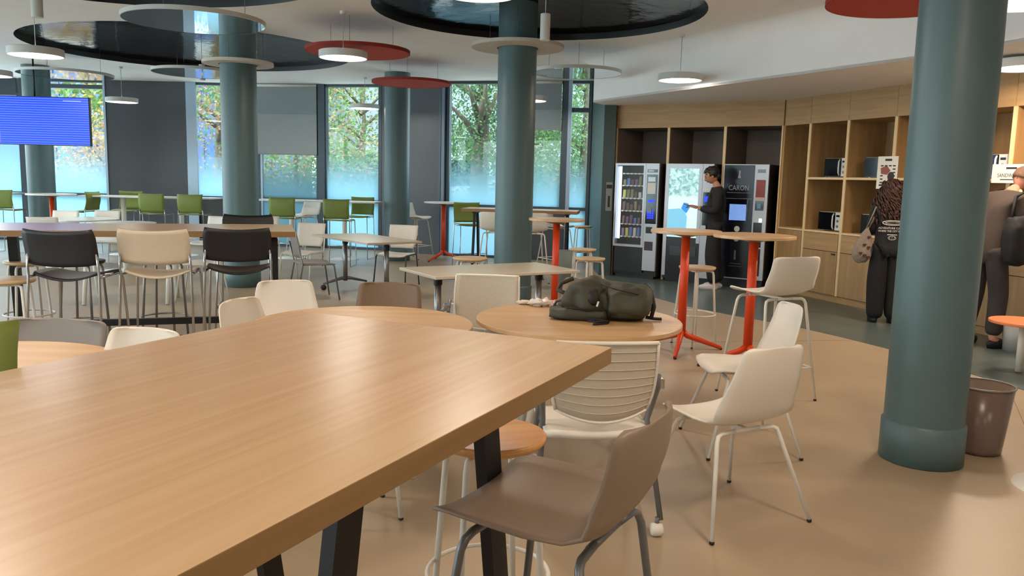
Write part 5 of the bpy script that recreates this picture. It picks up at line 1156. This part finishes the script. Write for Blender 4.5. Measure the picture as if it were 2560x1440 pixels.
def tree(x, y, h, r, lab, mats, n=2600, trunk=.16, base=1.2, seed=1, lsz=.085, multi=0, zlow=.35):
    random.seed(seed); t = thing('tree', lab, 'tree', (x, y, -.15), 0, 'trees outside the windows')
    m = MB(); m.tube([(0, 0, 0), (.05, .02, base), (.12, .0, h * .6), (.05, .05, h * .85)], [trunk, trunk * .85, trunk * .5, trunk * .2], 12)
    for k in range(7):
        a = random.uniform(0, 6.28); z0 = random.uniform(base, h * .7); m.tube([(.06, 0, z0), (math.cos(a) * r * .4, math.sin(a) * r * .4, z0 + .5), (math.cos(a) * r * .85, math.sin(a) * r * .7, z0 + random.uniform(.3, 1.3))], [trunk * .4, trunk * .25, trunk * .08], 7)
    m.obj('trunk', BARK, t)
    cl = [Vector((random.uniform(-1, 1) * r, random.uniform(-1, 1) * r * .8, random.uniform(base * zlow * 2, h))) for _ in range(26)]
    m = MB()
    for i in range(int(n * 2.2)):
        c = random.choice(cl); p = c + Vector((random.gauss(0, .42), random.gauss(0, .42), random.gauss(0, .36)))
        a = Vector((random.uniform(-1, 1), random.uniform(-1, 1), random.uniform(-1, 1))).normalized(); b = a.orthogonal().normalized(); s = lsz * random.uniform(.6, 1.3)
        m.cur = 0 if random.random() < .72 else 1
        v = [m.tv(p - a * s * .6), m.tv(p + b * s * .35), m.tv(p + a * s * .6), m.tv(p - b * s * .35)]; m.face(v)
    m.obj('foliage', mats, t)
L = LEAF
tree(FX(540, 23)[0], 23, 5.6, 1.7, 'yellowing tree behind the window beside the teal column left of centre', [L[3], L[0]], 3400, seed=3)
tree(FX(720, 22)[0], 22.5, 4.8, 1.9, 'pale green shrub-like tree below the light grey blind left of centre', [L[0], L[3]], 3400, .1, .6, 4)
tree(FX(900, 24)[0], 24, 5.4, 1.6, 'green tree with yellowing lower leaves behind the window left of the red and teal column', [L[0], L[1]], 3600, .12, 2.4, 5)
tree(FX(1195, 20.5)[0], 20.5, 5.8, 1.9, 'large dark green tree with thick trunk behind the window left of the middle teal column', [L[2], L[0]], 5200, .26, 2.2, 6, .08)
tree(FX(1330, 23)[0], 23.5, 5.2, 1.8, 'green tree behind the blind right of the middle teal column', [L[2], L[0]], 3200, .16, 2.0, 7)
tree(FX(1455, 20)[0], 20.5, 6.0, 1.5, 'green tree behind the narrow window beside the teal wall', [L[0], L[2]], 4600, .14, 1.0, 8, .08)
tree(FX(255, 22)[0], 22, 3.1, 1.0, 'small rust-coloured tree outside the window right of the blue screen', [L[3], L[1]], 1500, .07, 1.5, 9, .09)
tree(FX(180, 26)[0], 27, 6.8, 2.2, 'light green tree behind the top of the window right of the blue screen', [L[0], L[1]], 1500, .12, 4.6, 10, .16)
m = MB()
random.seed(2)
for i in range(5200):
    p = Vector((random.uniform(-6, 4), random.uniform(25.5, 27), random.uniform(0, 2.3) ** 1)); a = Vector((random.uniform(-1, 1), random.uniform(-1, 1), random.uniform(-1, 1))).normalized(); b = a.orthogonal().normalized(); s = .15
    m.face([m.tv(p - a * s * .6), m.tv(p + b * s * .4), m.tv(p + a * s * .6), m.tv(p - b * s * .4)])
tag(m.obj('hedge', LEAF[2]), 'green hedge outside behind the trees', 'hedge', kind='stuff')
def building(name, lab, x0, x1, y, h, mt, wins, wm, trim=None):
    r = thing(name, lab, 'building', ((x0 + x1) / 2, y, -.15)); w = (x1 - x0) / 2
    m = MB(); m.b2(-w, w, 0, 6, 0, h); m.obj('walls', mt, r)
    for (a, b, z0, z1) in wins: m = MB(); m.b2(a, b, -.05, 0.0, z0, z1); f = m.obj('window', wm, r)
    if trim:
        m = MB(); m.b2(-w - .2, w + .2, -.4, 6.2, h, h + .3); m.obj('roof', trim, r)
    return r
PB = mat('pale_blue_render', (64, 92, 130), .7, noise_amt=.03); WIN = mat('blue_window', (36, 62, 112), .15, spec=.7)
building('building', 'pale blue building outside behind the left windows', -19, -8.9, 30, 8, PB, [(-4.0, -2.8, .8, 2.6), (-2.2, -.9, .2, 3.4), (.1, 2.6, .1, 2.9), (3.0, 4.6, .1, 3.0), (-4, -2.6, 4.2, 5.6), (-1, .4, 4.2, 5.6), (2, 3.4, 4.2, 5.6)], WIN, mat('white_cornice', (226, 230, 234), .6))
building('building', 'low white building with reddish shutters behind the central trees', -7.8, 3.5, 34, 11, mat('cream_render', (104, 112, 118), .7, noise_amt=.04), [(-4.6, -3.4, 1.0, 2.2), (-2.4, -.6, .1, 2.6), (1.2, 2.6, .9, 2.3), (3.4, 4.6, 1.0, 2.3)], mat('dull_red_shutter', (104, 52, 48), .7), mat('slate', (120, 120, 126), .7))
building('building', 'white apartment block behind the right windows', 3.6, 16, 38, 12, mat('white_render', (108, 122, 130), .7), [(-5 + 2 * i, -4 + 2 * i, 1 + 3 * j, 2.4 + 3 * j) for i in range(5) for j in range(4)], WIN)
x_, _ = FX(1150, 24), 0
van = thing('van', 'white van parked outside behind the large dark tree', 'vehicle', (x_[0] - .2, 24.5, -.15))
m = MB(); m.M = Matrix.Rotation(PI / 2, 4, 'X') ; m.prism([(-1.2, .35), (1.2, .35), (1.2, 1.6), (1.0, 2.3), (.3, 2.55), (-1.2, 2.55)], -1.9, 0); m.obj('body', mat('van_white', (170, 174, 178), .3), van)
m = MB(); m.b2(-.9, .9, -.02, 0.0, 1.45, 2.2); m.obj('side_window', MGL, van)
for xx in (-.75, .75): m = MB(); m.M = Matrix.Translation((xx, -.0, .33)) @ Matrix.Rotation(PI / 2, 4, 'X'); m.disc((0, 0, -.1), .33, .2, 24); m.obj('wheel', RUBBER, van)
